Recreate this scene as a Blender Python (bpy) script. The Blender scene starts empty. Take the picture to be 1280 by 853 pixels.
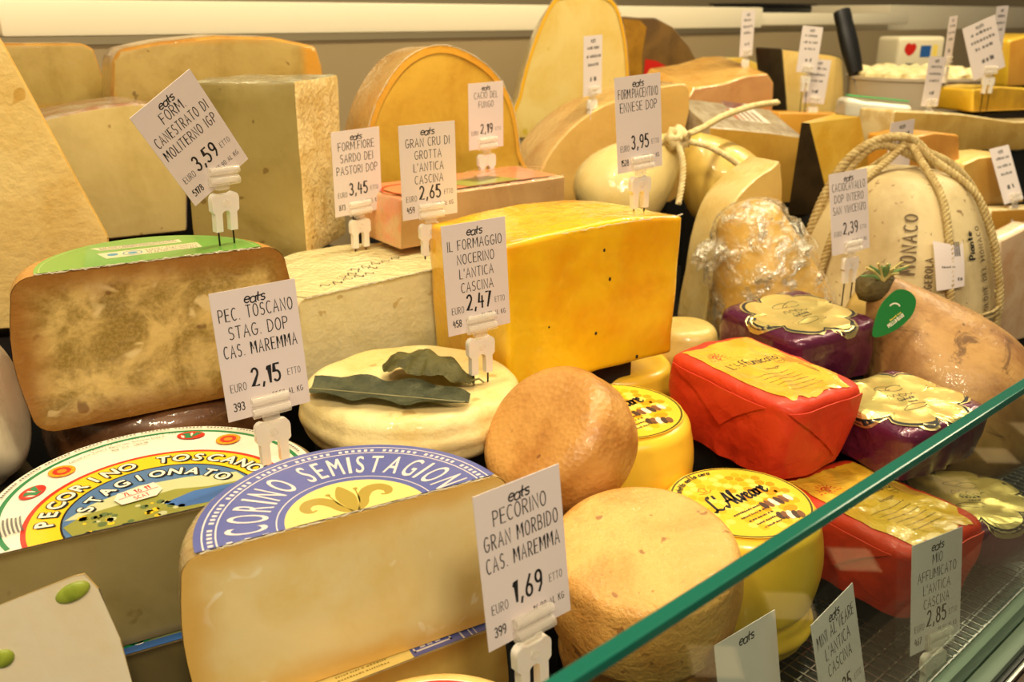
import bpy, bmesh, math, random
from mathutils import Vector, Matrix, noise
random.seed(7)
scene = bpy.context.scene
COL = scene.collection
PI = math.pi
R = math.radians

# ------------------------------------------------------------------ camera
FPX, PITCH, HEAD, CAMZ = 1150.0, R(19.4), R(48.0), 0.48
cam_data = bpy.data.cameras.new('camera')
cam = bpy.data.objects.new('camera', cam_data)
COL.objects.link(cam)
cam.location = (0, 0, CAMZ)
cam.rotation_euler = (PI / 2 - PITCH, 0, HEAD - PI / 2)
cam_data.sensor_width = 36
cam_data.lens = 36 * FPX / 1280
cam_data.clip_start = 0.02
cam_data.clip_end = 60
cam_data.dof.use_dof = True
cam_data.dof.focus_distance = 0.66
cam_data.dof.aperture_fstop = 11.0
scene.camera = cam

# ------------------------------------------------------------------ world, lights, exposure
scene.view_settings.view_transform = 'Standard'
scene.view_settings.look = 'None'
scene.view_settings.gamma = 1.0
scene.view_settings.exposure = 0.0
scene.cycles.use_denoising = True
scene.cycles.max_bounces = 8
scene.cycles.transparent_max_bounces = 24
scene.cycles.sample_clamp_indirect = 6.0
world = bpy.data.worlds.new('world')
scene.world = world
world.use_nodes = True
world.node_tree.nodes['Background'].inputs[0].default_value = (1.0, 0.80, 0.54, 1)
world.node_tree.nodes['Background'].inputs[1].default_value = 0.11


def area_light(name, loc, target, size, size_y, power, col):
    d = bpy.data.lights.new(name, 'AREA')
    d.shape = 'RECTANGLE'
    d.size, d.size_y = size, size_y
    d.energy, d.color = power, col
    o = bpy.data.objects.new(name, d)
    COL.objects.link(o)
    o.location = loc
    o.rotation_euler = (Vector(target) - Vector(loc)).to_track_quat('-Z', 'Y').to_euler()
    return o


area_light('shop_key_lamp', (-0.75, -0.05, 1.55), (0.45, 0.5, 0.15), 0.16, 0.16, 8, (1.0, 0.83, 0.52))
area_light('shop_front_lamp', (-0.25, -0.65, 1.5), (0.4, 0.5, 0.15), 0.25, 0.25, 17, (1.0, 0.82, 0.56))
area_light('case_strip_lamp', (0.95, 0.55, 1.45), (0.95, 0.60, 0.2), 2.6, 0.10, 8, (1.0, 0.84, 0.52))
for i, x in enumerate((0.1, 0.55, 1.0, 1.5, 2.1)):
    area_light('case_spot_lamp', (x, 0.62, 1.42), (x, 0.62, 0), 0.05, 0.05, 4.6, (1.0, 0.85, 0.54))
area_light('shop_ceiling_lamp', (0.2, -1.7, 1.9), (0.6, 0.6, 0.2), 1.6, 0.8, 13, (1.0, 0.80, 0.62))
area_light('far_ceiling_lamp', (2.6, 0.3, 1.7), (2.2, 0.9, 0.3), 1.0, 0.5, 14, (1.0, 0.85, 0.56))


# ------------------------------------------------------------------ helpers: where things stand
FWD = Vector((math.cos(HEAD), math.sin(HEAD), 0))
RGT = Vector((math.sin(HEAD), -math.cos(HEAD), 0))
EYE = Vector((0, 0, CAMZ))


def ray(px, py):
    a, b = (px - 640) / FPX, (py - 426.5) / FPX
    return FWD * (math.cos(PITCH) - b * math.sin(PITCH)) + RGT * a - Vector((0, 0, 1)) * (math.sin(PITCH) + b * math.cos(PITCH))


def at(px, py, z):
    """the point of the level plane at height z seen at (px, py) of the 1280 x 853 photo"""
    d = ray(px, py)
    return EYE + d * ((z - CAMZ) / d.z)


def atd(px, py, dist):
    return EYE + ray(px, py) * dist


def onplane(px, py, p0, ang):
    """(x, z) in the upright plane through p0 turned by ang"""
    n = Vector((-math.sin(ang), math.cos(ang), 0))
    d = ray(px, py)
    q = EYE + d * ((Vector(p0) - EYE).dot(n) / d.dot(n)) - Vector(p0)
    return (q.x * math.cos(ang) + q.y * math.sin(ang), q.z)


# ------------------------------------------------------------------ helpers: scene graph
def tag(o, label=None, cat=None, group=None, kind=None):
    if label: o['label'] = label
    if cat: o['category'] = cat
    if group: o['group'] = group
    if kind: o['kind'] = kind
    return o


def thing(name, loc, rz=0.0, label=None, cat=None, group=None, tilt=(0, 0)):
    o = bpy.data.objects.new(name, None)
    COL.objects.link(o)
    o.empty_display_size = 0.02
    o.location = loc
    o.rotation_euler = (tilt[0], tilt[1], rz)
    return tag(o, label, cat, group)


def link(name, me, parent=None, label=None):
    o = bpy.data.objects.new(name, me)
    COL.objects.link(o)
    if parent is not None: o.parent = parent
    if label: o['label'] = label
    return o


def from_bm(name, bm, mats, parent=None, smooth=38, label=None):
    me = bpy.data.meshes.new(name)
    bmesh.ops.recalc_face_normals(bm, faces=bm.faces[:])
    bm.to_mesh(me)
    bm.free()
    for m in (mats if isinstance(mats, (list, tuple)) else [mats]): me.materials.append(m)
    if smooth:
        me.polygons.foreach_set('use_smooth', [True] * len(me.polygons))
        me.set_sharp_from_angle(angle=R(smooth))
    return link(name, me, parent, label)


# ------------------------------------------------------------------ materials
def lin(c):
    c = c / 255.0
    return c / 12.92 if c <= 0.04045 else ((c + 0.055) / 1.055) ** 2.4


def S(r, g, b):
    return (lin(r), lin(g), lin(b), 1.0)


class NT:
    def __init__(self, name):
        self.m = bpy.data.materials.new(name)
        self.m.use_nodes = True
        self.t = self.m.node_tree
        self.b = self.t.nodes['Principled BSDF']

    def n(self, typ, **kw):
        x = self.t.nodes.new(typ)
        for k, v in kw.items(): setattr(x, k, v)
        return x

    def l(self, a, b):
        self.t.links.new(a, b)

    def coord(self):
        if not hasattr(self, '_c'): self._c = self.n('ShaderNodeTexCoord').outputs['Object']
        return self._c

    def noise(self, scale, detail=4, rough=.55, dist=0.0, vec=None):
        x = self.n('ShaderNodeTexNoise')
        x.inputs['Scale'].default_value = scale
        x.inputs['Detail'].default_value = detail
        x.inputs['Roughness'].default_value = rough
        x.inputs['Distortion'].default_value = dist
        self.l(vec or self.coord(), x.inputs['Vector'])
        return x.outputs['Fac']

    def math(self, op, a, b=None, clamp=False):
        x = self.n('ShaderNodeMath', operation=op)
        x.use_clamp = clamp
        for i, v in enumerate((a, b)):
            if v is None: continue
            if isinstance(v, (int, float)): x.inputs[i].default_value = v
            else: self.l(v, x.inputs[i])
        return x.outputs[0]

    def map(self, v, a, b, c=0.0, d=1.0, smooth=True):
        x = self.n('ShaderNodeMapRange', interpolation_type='SMOOTHSTEP' if smooth else 'LINEAR')
        self.l(v, x.inputs[0])
        for i, k in enumerate((a, b, c, d)): x.inputs[i + 1].default_value = k
        return x.outputs[0]

    def mix(self, f, a, b):
        x = self.n('ShaderNodeMix', data_type='RGBA')
        if isinstance(f, (int, float)): x.inputs[0].default_value = f
        else: self.l(f, x.inputs[0])
        for i, v in ((6, a), (7, b)):
            if isinstance(v, tuple): x.inputs[i].default_value = v
            else: self.l(v, x.inputs[i])
        return x.outputs[2]

    def bump(self, h, strength, dist, normal=None):
        x = self.n('ShaderNodeBump')
        x.inputs['Strength'].default_value = strength
        x.inputs['Distance'].default_value = dist
        self.l(h, x.inputs['Height'])
        if normal is not None: self.l(normal, x.inputs['Normal'])
        return x.outputs[0]

    def film(self, amount=1.0, scale=55, strength=.5, rough=.07):
        """cling film over the surface: a glossy coat with creases"""
        self.b.inputs['Coat Weight'].default_value = amount
        self.b.inputs['Coat Roughness'].default_value = rough
        h = self.noise(scale, 2, .5, 1.6)
        self.l(self.bump(h, strength, .004), self.b.inputs['Coat Normal'])


def plain(name, col, rough=.5, metal=0.0, coat=0.0, trans=0.0, bump=None, spec=.5, sss=0.0):
    k = NT(name)
    k.b.inputs['Base Color'].default_value = col
    k.b.inputs['Roughness'].default_value = rough
    k.b.inputs['Metallic'].default_value = metal
    k.b.inputs['Coat Weight'].default_value = coat
    k.b.inputs['Coat Roughness'].default_value = .1
    k.b.inputs['Transmission Weight'].default_value = trans
    k.b.inputs['Specular IOR Level'].default_value = spec
    if sss:
        k.b.inputs['Subsurface Weight'].default_value = sss
        k.b.inputs['Subsurface Radius'].default_value = (1, .6, .3)
        k.b.inputs['Subsurface Scale'].default_value = .006
    if bump:
        k.l(k.bump(k.noise(bump[0], 3, .5, bump[3] if len(bump) > 3 else 0.0), bump[1], bump[2]), k.b.inputs['Normal'])
    return k.m


def cheese(name, c1, c2, rind=None, W=0.0, H=0.0, rw=.012, scale=18, lo=.38, hi=.66, spots=None, spot_scale=60, spot_cut=.70,
           spot_soft=.05, rough=.42, film=0.6, film_scale=55, film_str=.35, bump=.12, bscale=70, fine=True, flecks=None):
    """cut cheese or rind: two mottled tones, a darker rind seam along the edge of the cut, specks and holes, a cling film coat"""
    k = NT(name)
    f = k.map(k.noise(scale, 5, .6, .4), lo, hi)
    c = k.mix(f, c1, c2)
    if fine:
        g = k.map(k.noise(scale * 14, 3, .6), .35, .75, 0, .35)
        c = k.mix(g, c, c1)
    if spots is not None:
        sp = k.map(k.noise(spot_scale, 2, .5), spot_cut - .045, spot_cut - .045 + spot_soft, 0, .85)
        c = k.mix(sp, c, spots)
    if flecks is not None:
        sp = k.map(k.noise(flecks[1], 2, .5, .8), flecks[2], flecks[2] + .07)
        c = k.mix(sp, c, flecks[0])
    if rind is not None:
        sep = k.n('ShaderNodeSeparateXYZ')
        k.l(k.coord(), sep.inputs[0])
        dx = k.math('SUBTRACT', W / 2, k.math('ABSOLUTE', sep.outputs[0]))
        dz = k.math('MINIMUM', sep.outputs[2], k.math('SUBTRACT', H, sep.outputs[2]))
        d = k.math('MINIMUM', dx, dz)
        d = k.math('ADD', d, k.math('MULTIPLY', k.math('SUBTRACT', k.noise(30, 3), .5), rw * .8))
        c = k.mix(k.map(d, 0.0, rw, 1.0, 0.0), c, rind)
    k.l(c, k.b.inputs['Base Color'])
    k.b.inputs['Roughness'].default_value = rough
    k.b.inputs['Subsurface Weight'].default_value = .0
    k.l(k.bump(k.noise(bscale, 4, .6), bump, .004), k.b.inputs['Normal'])
    if film: k.film(film, film_scale, film_str)
    return k.m


# ------------------------------------------------------------------ shapes
def lathe_bm(profile, n=72, bm=None):
    """turn (r, z) pairs about Z; r = 0 ends close"""
    bm = bm or bmesh.new()
    rings = []
    for r, z in profile:
        if r < 1e-6: rings.append([bm.verts.new((0, 0, z))])
        else: rings.append([bm.verts.new((r * math.cos(2 * PI * i / n), r * math.sin(2 * PI * i / n), z)) for i in range(n)])
    for a, b in zip(rings, rings[1:]):
        for i in range(n):
            j = (i + 1) % n
            if len(a) == 1 and len(b) == 1: continue
            if len(a) == 1: bm.faces.new((a[0], b[j], b[i]))
            elif len(b) == 1: bm.faces.new((a[i], a[j], b[0]))
            else: bm.faces.new((a[i], a[j], b[j], b[i]))
    return bm


def wheel_profile(Rr, H, c=.015, bulge=.004, rings=True):
    p = [(0, 0)]
    if rings: p += [((Rr - c) * k, 0) for k in (.35, .7)]
    for i in range(7):
        a = -PI / 2 + PI / 2 * i / 6
        p.append((Rr - c + c * math.cos(a), c + c * math.sin(a)))
    for i in range(1, 6):
        t = i / 6
        p.append((Rr + bulge * math.sin(PI * t), c + (H - 2 * c) * t))
    for i in range(7):
        a = PI / 2 * i / 6
        p.append((Rr - c + c * math.cos(a), H - c + c * math.sin(a)))
    if rings: p += [((Rr - c) * k, H) for k in (.7, .35)]
    p.append((0, H))
    return p


def half(bm, cap=True, offset=0.0, capmat=1):
    """keep y >= offset; close the cut with a face of material capmat"""
    r = bmesh.ops.bisect_plane(bm, geom=bm.verts[:] + bm.edges[:] + bm.faces[:], plane_co=(0, offset, 0), plane_no=(0, -1, 0), clear_outer=True)
    if cap:
        es = [e for e in r['geom_cut'] if isinstance(e, bmesh.types.BMEdge)]
        fs = bmesh.ops.triangle_fill(bm, edges=es, use_beauty=True)['geom']
        for f in fs:
            if isinstance(f, bmesh.types.BMFace): f.material_index = capmat
    return bm


def jiggle(bm, amp, freq, seed=0.0, axis=None):
    bm.normal_update()
    mv = []
    for v in bm.verts:
        d = noise.noise(Vector(v.co) * freq + Vector((seed, seed * .7, -seed))) * amp
        mv.append((v, (Vector(axis) if axis else v.normal) * d))
    for v, d in mv: v.co += d
    return bm


def bevel_all(bm, w, seg=3):
    es = [e for e in bm.edges if len(e.link_faces) == 2 and e.calc_face_angle(0) > .5]
    bmesh.ops.bevel(bm, geom=es, offset=w, segments=seg, profile=.6, affect='EDGES', clamp_overlap=True)
    return bm


def box_bm(cx, cy, cz, sx, sy, sz, bm=None, bev=0.0, seg=2):
    b2 = bmesh.new()
    bmesh.ops.create_cube(b2, size=1)
    for v in b2.verts: v.co = Vector((cx + v.co.x * sx, cy + v.co.y * sy, cz + v.co.z * sz))
    if bev: bevel_all(b2, bev, seg)
    if bm is None: return b2
    me = bpy.data.meshes.new('tmp')
    b2.to_mesh(me)
    b2.free()
    bm.from_mesh(me)
    bpy.data.meshes.remove(me)
    return bm


def extrude_xz(pts, y0, y1, bm=None, scale_back=1.0, shift_back=(0, 0), front=None):
    """polygon in (x, z), from depth y0 to y1; faces: front = material 1, the rest 0"""
    bm = bm or bmesh.new()
    cx = sum(p[0] for p in pts) / len(pts)
    a = [bm.verts.new((x, y0, z)) for x, z in pts]
    b = [bm.verts.new((cx + (x - cx) * scale_back + shift_back[0], y1, z * scale_back + shift_back[1])) for x, z in pts]
    f = bm.faces.new(a)
    if front is not None: f.material_index = front
    bm.faces.new(b[::-1])
    n = len(pts)
    for i in range(n): bm.faces.new((a[i], b[i], b[(i + 1) % n], a[(i + 1) % n]))
    return bm


def extrude_xy(pts, z0, z1, bm=None):
    bm = bm or bmesh.new()
    a = [bm.verts.new((x, y, z0)) for x, y in pts]
    b = [bm.verts.new((x, y, z1)) for x, y in pts]
    n = len(pts)
    bm.faces.new(a[::-1])
    bm.faces.new(b)
    for i in range(n): bm.faces.new((a[i], a[(i + 1) % n], b[(i + 1) % n], b[i]))
    return bm


def smooth_pts(pts, n=6, closed=True):
    """Catmull-Rom through 2-D or 3-D points"""
    P = [Vector(p) for p in pts]
    out = []
    m = len(P)
    rng = range(m) if closed else range(m - 1)
    for i in rng:
        if closed: p0, p1, p2, p3 = P[i - 1], P[i], P[(i + 1) % m], P[(i + 2) % m]
        else: p0, p1, p2, p3 = P[max(i - 1, 0)], P[i], P[i + 1], P[min(i + 2, m - 1)]
        for k in range(n):
            t = k / n
            out.append(.5 * ((2 * p1) + (p2 - p0) * t + (2 * p0 - 5 * p1 + 4 * p2 - p3) * t * t + (3 * p1 - p0 - 3 * p2 + p3) * t ** 3))
    if not closed: out.append(P[-1])
    return out


def frames(path):
    path = [Vector(p) for p in path]
    out = []
    up = Vector((0, 0, 1))
    for i, p in enumerate(path):
        t = (path[min(i + 1, len(path) - 1)] - path[max(i - 1, 0)])
        if t.length < 1e-9: t = Vector((0, 0, 1))
        t.normalize()
        a = up - t * up.dot(t)
        if a.length < 1e-3: a = Vector((1, 0, 0)) - t * t.x
        a.normalize()
        up = a
        out.append((p, a, t.cross(a)))
    return out


def tube_bm(path, rad, n=8, bm=None, cap=True):
    bm = bm or bmesh.new()
    rings = []
    fr = frames(path)
    for i, (p, a, b) in enumerate(fr):
        r = rad(i / max(1, len(fr) - 1)) if callable(rad) else rad
        rings.append([bm.verts.new(p + (a * math.cos(2 * PI * k / n) + b * math.sin(2 * PI * k / n)) * r) for k in range(n)])
    for x, y in zip(rings, rings[1:]):
        for k in range(n): bm.faces.new((x[k], x[(k + 1) % n], y[(k + 1) % n], y[k]))
    if cap:
        bm.faces.new(rings[0][::-1])
        bm.faces.new(rings[-1])
    return bm


def rope_bm(path, rad, pitch=.009, bm=None, strands=3):
    """a laid rope: strands twisted about the path"""
    path = smooth_pts(path, 10, False)
    L = [0]
    for a, b in zip(path, path[1:]): L.append(L[-1] + (b - a).length)
    bm = bm or bmesh.new()
    fr = frames(path)
    fine = []
    step = pitch / 8
    tot = L[-1]
    m = max(4, int(tot / step))
    j = 0
    for i in range(m + 1):
        s = tot * i / m
        while j < len(L) - 2 and L[j + 1] < s: j += 1
        t = (s - L[j]) / max(1e-9, L[j + 1] - L[j])
        p = fr[j][0].lerp(fr[j + 1][0], t)
        a = fr[j][1].lerp(fr[j + 1][1], t).normalized()
        b = fr[j][2].lerp(fr[j + 1][2], t).normalized()
        fine.append((p, a, b, s))
    for q in range(strands):
        pp = [p + (a * math.cos(2 * PI * (s / pitch + q / strands)) + b * math.sin(2 * PI * (s / pitch + q / strands))) * rad * .52 for p, a, b, s in fine]
        tube_bm(pp, rad * .56, 6, bm)
    return bm


# ------------------------------------------------------------------ drawing: flat coloured shapes, strokes and lettering
def arcp(cx, cy, rx, ry, a0, a1, n=9):
    return [(cx + rx * math.cos(R(a0 + (a1 - a0) * i / n)), cy + ry * math.sin(R(a0 + (a1 - a0) * i / n))) for i in range(n + 1)]


O_ = arcp(.26, .5, .26, .5, 90, 450, 18)
GL = {
    'A': (.56, [[(0, 0), (.28, 1), (.56, 0)], [(.1, .36), (.46, .36)]]),
    'B': (.46, [[(0, 0), (0, 1)], [(0, 1)] + arcp(.18, .76, .22, .24, 90, -90) + [(0, .52)], [(.18, .52)] + arcp(.2, .26, .26, .26, 90, -90) + [(0, 0)]]),
    'C': (.48, [arcp(.28, .5, .28, .5, 55, 305, 14)]),
    'D': (.5, [[(0, 0), (0, 1)], [(0, 1)] + arcp(.1, .5, .4, .5, 90, -90, 12) + [(0, 0)]]),
    'E': (.42, [[(.42, 1), (0, 1), (0, 0), (.42, 0)], [(0, .52), (.36, .52)]]),
    'F': (.42, [[(.42, 1), (0, 1), (0, 0)], [(0, .52), (.34, .52)]]),
    'G': (.54, [arcp(.28, .5, .28, .5, 55, 330, 14) + [(.54, .45), (.3, .45)]]),
    'H': (.5, [[(0, 0), (0, 1)], [(.5, 0), (.5, 1)], [(0, .5), (.5, .5)]]),
    'I': (.04, [[(.02, 0), (.02, 1)]]),
    'L': (.38, [[(0, 1), (0, 0), (.38, 0)]]),
    'M': (.68, [[(0, 0), (.06, 1), (.34, .35), (.62, 1), (.68, 0)]]),
    'N': (.52, [[(0, 0), (0, 1), (.52, 0), (.52, 1)]]),
    'O': (.52, [O_]),
    'P': (.44, [[(0, 0), (0, 1)], [(0, 1)] + arcp(.2, .74, .24, .26, 90, -90) + [(0, .48)]]),
    'R': (.46, [[(0, 0), (0, 1)], [(0, 1)] + arcp(.2, .75, .24, .25, 90, -90) + [(0, .5)], [(.16, .5), (.46, 0)]]),
    'S': (.44, [arcp(.23, .75, .2, .25, 40, 250, 10) + arcp(.21, .26, .22, .26, 75, -140, 10)]),
    'T': (.48, [[(0, 1), (.48, 1)], [(.24, 1), (.24, 0)]]),
    'U': (.5, [[(0, 1)] + arcp(.25, .26, .25, .26, 180, 360, 10) + [(.5, 1)]]),
    'V': (.54, [[(0, 1), (.27, 0), (.54, 1)]]),
    'Z': (.46, [[(0, 1), (.46, 1), (0, 0), (.46, 0)]]),
    'K': (.46, [[(0, 0), (0, 1)], [(.44, 1), (0, .42)], [(.14, .58), (.46, 0)]]),
    '0': (.48, [arcp(.24, .5, .24, .5, 90, 450, 16)]),
    '1': (.2, [[(0, .78), (.18, 1), (.18, 0)]]),
    '2': (.46, [arcp(.22, .74, .22, .26, 160, -30, 9) + [(0, 0), (.46, 0)]]),
    '3': (.44, [arcp(.2, .76, .2, .24, 150, -80, 9), [(.2, .52)] + arcp(.2, .26, .24, .26, 85, -150, 10)]),
    '4': (.48, [[(.1, 1), (0, .4), (.48, .4)], [(.36, .78), (.34, 0)]]),
    '5': (.44, [[(.42, 1), (.06, 1), (.03, .56)] + arcp(.19, .3, .25, .3, 100, -140, 11)]),
    '6': (.46, [[(.36, 1), (.08, .5)] + arcp(.23, .27, .22, .27, 150, 510, 16)]),
    '7': (.44, [[(0, 1), (.44, 1), (.12, 0)]]),
    '8': (.46, [arcp(.23, .76, .18, .24, -90, 270, 14), arcp(.23, .26, .23, .26, 90, 450, 14)]),
    '9': (.46, [arcp(.23, .73, .22, .27, -20, 340, 16), [(.45, .73), (.42, .3), (.22, 0)]]),
    '.': (.06, [[(.02, .03), (.06, .03)]]),
    ',': (.12, [[(.1, .1), (.02, -.14)]]),
    "'": (.06, [[(.04, 1.02), (.02, .78)]]),
    '/': (.4, [[(0, 0), (.4, 1)]]),
    ' ': (.26, []),
    # small letters
    'a': (.42, [arcp(.2, .25, .2, .25, 40, 400, 14), [(.4, .5), (.4, .08), (.46, 0)]]),
    'c': (.36, [arcp(.2, .25, .2, .25, 50, 310, 10)]),
    'e': (.42, [[(.02, .26), (.4, .28)] + arcp(.21, .25, .2, .25, 5, 310, 12)]),
    'b': (.42, [[(0, 1), (0, 0)], arcp(.2, .25, .2, .25, 180, 540, 14)]),
    'd': (.42, [arcp(.2, .25, .2, .25, 40, 400, 14), [(.4, 1), (.4, 0)]]),
    'f': (.3, [arcp(.24, .84, .12, .16, 60, 180, 6) + [(.12, 0)], [(0, .5), (.28, .5)]]),
    'g': (.42, [arcp(.2, .25, .2, .25, 40, 400, 14), [(.4, .5), (.4, -.2)] + arcp(.2, -.2, .2, .15, 0, -150, 7)]),
    'i': (.06, [[(.03, .5), (.03, 0)], [(.03, .7), (.05, .72)]]),
    'l': (.12, [[(.03, 1), (.03, .06), (.12, 0)]]),
    'm': (.6, [[(0, 0), (0, .5)], [(0, .34)] + arcp(.15, .34, .14, .16, 160, 0, 6) + [(.29, 0)], [(.29, .34)] + arcp(.44, .34, .14, .16, 160, 0, 6) + [(.58, 0)]]),
    'n': (.36, [[(0, 0), (0, .5)], [(0, .32)] + arcp(.17, .32, .16, .18, 160, 0, 7) + [(.33, 0)]]),
    'o': (.42, [arcp(.2, .25, .2, .25, 90, 450, 14)]),
    'p': (.42, [[(0, .5), (0, -.35)], arcp(.2, .25, .2, .25, 180, 540, 14)]),
    'r': (.28, [[(0, 0), (0, .5)], [(0, .3)] + arcp(.17, .32, .15, .18, 160, 40, 6)]),
    's': (.34, [arcp(.17, .375, .13, .125, 40, 250, 8) + arcp(.16, .13, .15, .13, 75, -140, 8)]),
    't': (.3, [[(.14, .85), (.14, .08), (.26, .02)], [(0, .5), (.28, .5)]]),
    'u': (.38, [[(0, .5)] + arcp(.17, .17, .17, .17, 180, 360, 8) + [(.34, .5)], [(.34, .3), (.36, 0)]]),
    'v': (.38, [[(0, .5), (.19, 0), (.38, .5)]]),
    '-': (.3, [[(0, .4), (.3, .4)]]),
}
_bf = {}


def bfont(ch):
    """filled glyph of Blender's own letters: triangles, bounds"""
    if ch not in _bf:
        cu = bpy.data.curves.new('glyph', 'FONT')
        cu.body = ch
        cu.resolution_u = 4
        o = bpy.data.objects.new('glyph', cu)
        COL.objects.link(o)
        bpy.context.view_layer.update()
        me = bpy.data.meshes.new_from_object(o.evaluated_get(bpy.context.evaluated_depsgraph_get()))
        vs = [(v.co.x, v.co.y) for v in me.vertices]
        fs, seen = [], set()
        for p in me.polygons:
            kk = tuple(sorted((round(me.vertices[i].co.x, 4), round(me.vertices[i].co.y, 4)) for i in p.vertices))
            if kk not in seen:
                seen.add(kk)
                fs.append(tuple(p.vertices))
        bpy.data.objects.remove(o)
        bpy.data.curves.remove(cu)
        bpy.data.meshes.remove(me)
        xs = [v[0] for v in vs] or [0, .3]
        _bf[ch] = ([(x - min(xs), y) for x, y in vs], fs, max(xs) - min(xs))
    return _bf[ch]


class Draw:
    """flat artwork in (u, v), each layer a hair above the last"""

    def __init__(self, step=.00009):
        self.v, self.f, self.mi, self.mats, self.z, self.step = [], [], [], [], 0.0, step

    def layer(self, n=1):
        self.z += self.step * n

    def slot(self, m):
        if m not in self.mats: self.mats.append(m)
        return self.mats.index(m)

    def add(self, vs, fs, m):
        b, s = len(self.v), self.slot(m)
        vs = list(vs)
        q = []
        for f in fs:
            ar = sum(vs[f[i - 1]][0] * vs[f[i]][1] - vs[f[i]][0] * vs[f[i - 1]][1] for i in range(len(f)))
            q.append(tuple(f) if ar >= 0 else tuple(reversed(f)))
        fs = q
        self.v += [(x, y, self.z) for x, y in vs]
        for f in fs:
            self.f.append(tuple(b + i for i in f))
            self.mi.append(s)

    def poly(self, pts, m):
        self.add([(p[0], p[1]) for p in pts], [tuple(range(len(pts)))], m)

    def disc(self, cx, cy, rx, m, ry=None, n=40, rot=0):
        ry = ry or rx
        c, s = math.cos(rot), math.sin(rot)
        self.poly([(cx + rx * math.cos(2 * PI * i / n) * c - ry * math.sin(2 * PI * i / n) * s, cy + rx * math.cos(2 * PI * i / n) * s + ry * math.sin(2 * PI * i / n) * c) for i in range(n)], m)

    def rings(self, r0, r1, m, a0=0, a1=360, n=72, cx=0, cy=0):
        vs, fs = [], []
        for i in range(n + 1):
            a = R(a0 + (a1 - a0) * i / n)
            vs += [(cx + r0 * math.cos(a), cy + r0 * math.sin(a)), (cx + r1 * math.cos(a), cy + r1 * math.sin(a))]
        for i in range(n): fs.append((2 * i, 2 * i + 1, 2 * i + 3, 2 * i + 2))
        self.add(vs, fs, m)

    def rect(self, x0, y0, x1, y1, m):
        self.poly([(x0, y0), (x1, y0), (x1, y1), (x0, y1)], m)

    def stroke(self, pts, w, m, pen=None, round_=True):
        """a pen line; pen = angle of a broad nib"""
        vs, fs = [], []
        P = [Vector((p[0], p[1])) for p in pts]
        n = len(P)
        for i in range(n):
            t = P[min(i + 1, n - 1)] - P[max(i - 1, 0)]
            if t.length < 1e-12: t = Vector((1, 0))
            t.normalize()
            nn = Vector((-t.y, t.x))
            k = w / 2
            if pen is not None: k *= .35 + .95 * abs(math.sin(math.atan2(t.y, t.x) - pen))
            q = P[i]
            if round_ and i == 0: q = q - t * k * .6
            if round_ and i == n - 1: q = q + t * k * .6
            if 0 < i < n - 1:
                t1, t2 = (P[i] - P[i - 1]).normalized(), (P[i + 1] - P[i]).normalized()
                c = max(.45, math.cos(.5 * math.acos(max(-1, min(1, t1.dot(t2))))))
                k /= c
            vs += [tuple(q + nn * k), tuple(q - nn * k)]
        for i in range(n - 1): fs.append((2 * i, 2 * i + 1, 2 * i + 3, 2 * i + 2))
        self.add(vs, fs, m)

    def hand(self, s, cx, cy, h, m, w=.09, sx=1.0, gap=.17, ang=0.0, slant=0.0, pen=None, anchor='c', jitter=0.0):
        """hand-drawn lettering, cap height h, centred on (cx, cy) at its base line"""
        tot = sum(GL[c][0] * sx + gap for c in s) - gap
        x = {'c': -tot / 2, 'l': 0, 'r': -tot}[anchor]
        ca, sa = math.cos(ang), math.sin(ang)
        for c in s:
            jy = random.uniform(-jitter, jitter)
            for st in GL[c][1]:
                pts = []
                for px, py in st:
                    u, v = (x + px * sx + slant * py) * h, (py + jy) * h
                    pts.append((cx + u * ca - v * sa, cy + u * sa + v * ca))
                self.stroke(pts, w * h, m, pen)
            x += GL[c][0] * sx + gap
        return tot * h

    def solid(self, s, cx, cy, h, m, sx=1.0, gap=.08, ang=0.0, anchor='c', slant=0.0, sy=1.0):
        """filled lettering; h = cap height"""
        k = h / .7
        ws = [bfont(c)[2] * k * sx if c != ' ' else .3 * h for c in s]
        tot = sum(ws) + gap * h * (len(s) - 1)
        x = {'c': -tot / 2, 'l': 0, 'r': -tot}[anchor]
        ca, sa = math.cos(ang), math.sin(ang)
        for c, w in zip(s, ws):
            if c != ' ':
                vs, fs, _ = bfont(c)
                q = []
                for px, py in vs:
                    u, v = x + px * k * sx + slant * py * k, py * k * sy
                    q.append((cx + u * ca - v * sa, cy + u * sa + v * ca))
                z0 = self.z
                self.nth = (getattr(self, 'nth', 0) + 1) % 12
                self.z += 4e-6 * self.nth
                self.add(q, fs, m)
                self.z = z0
            x += w + gap * h

    def arc_text(self, s, r, a0, a1, h, m, fn='solid', **kw):
        """letters spread from angle a0 to a1 (degrees), standing on a circle of radius r"""
        for i, c in enumerate(s):
            if c == ' ': continue
            a = a0 + (a1 - a0) * i / max(1, len(s) - 1)
            getattr(self, fn)(c, r * math.cos(R(a)), r * math.sin(R(a)), h, m, ang=R(a - 90), **kw)

    def fine_print(self, x0, y0, x1, h, m, ang=0.0, seed=1):
        """a line of print too small to read: short dashes"""
        rnd = random.Random(seed)
        x = x0
        ca, sa = math.cos(ang), math.sin(ang)
        while x < x1:
            w = rnd.uniform(.5, 1.1) * h
            pts = [(x, y0), (x + w, y0), (x + w, y0 + h * rnd.uniform(.55, 1)), (x, y0 + h * rnd.uniform(.55, 1))]
            self.poly([(x0 + (px - x0) * ca - (py - y0) * sa, y0 + (px - x0) * sa + (py - y0) * ca) for px, py in pts], m)
            x += w + h * (.9 if rnd.random() < .2 else .35)

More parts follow.
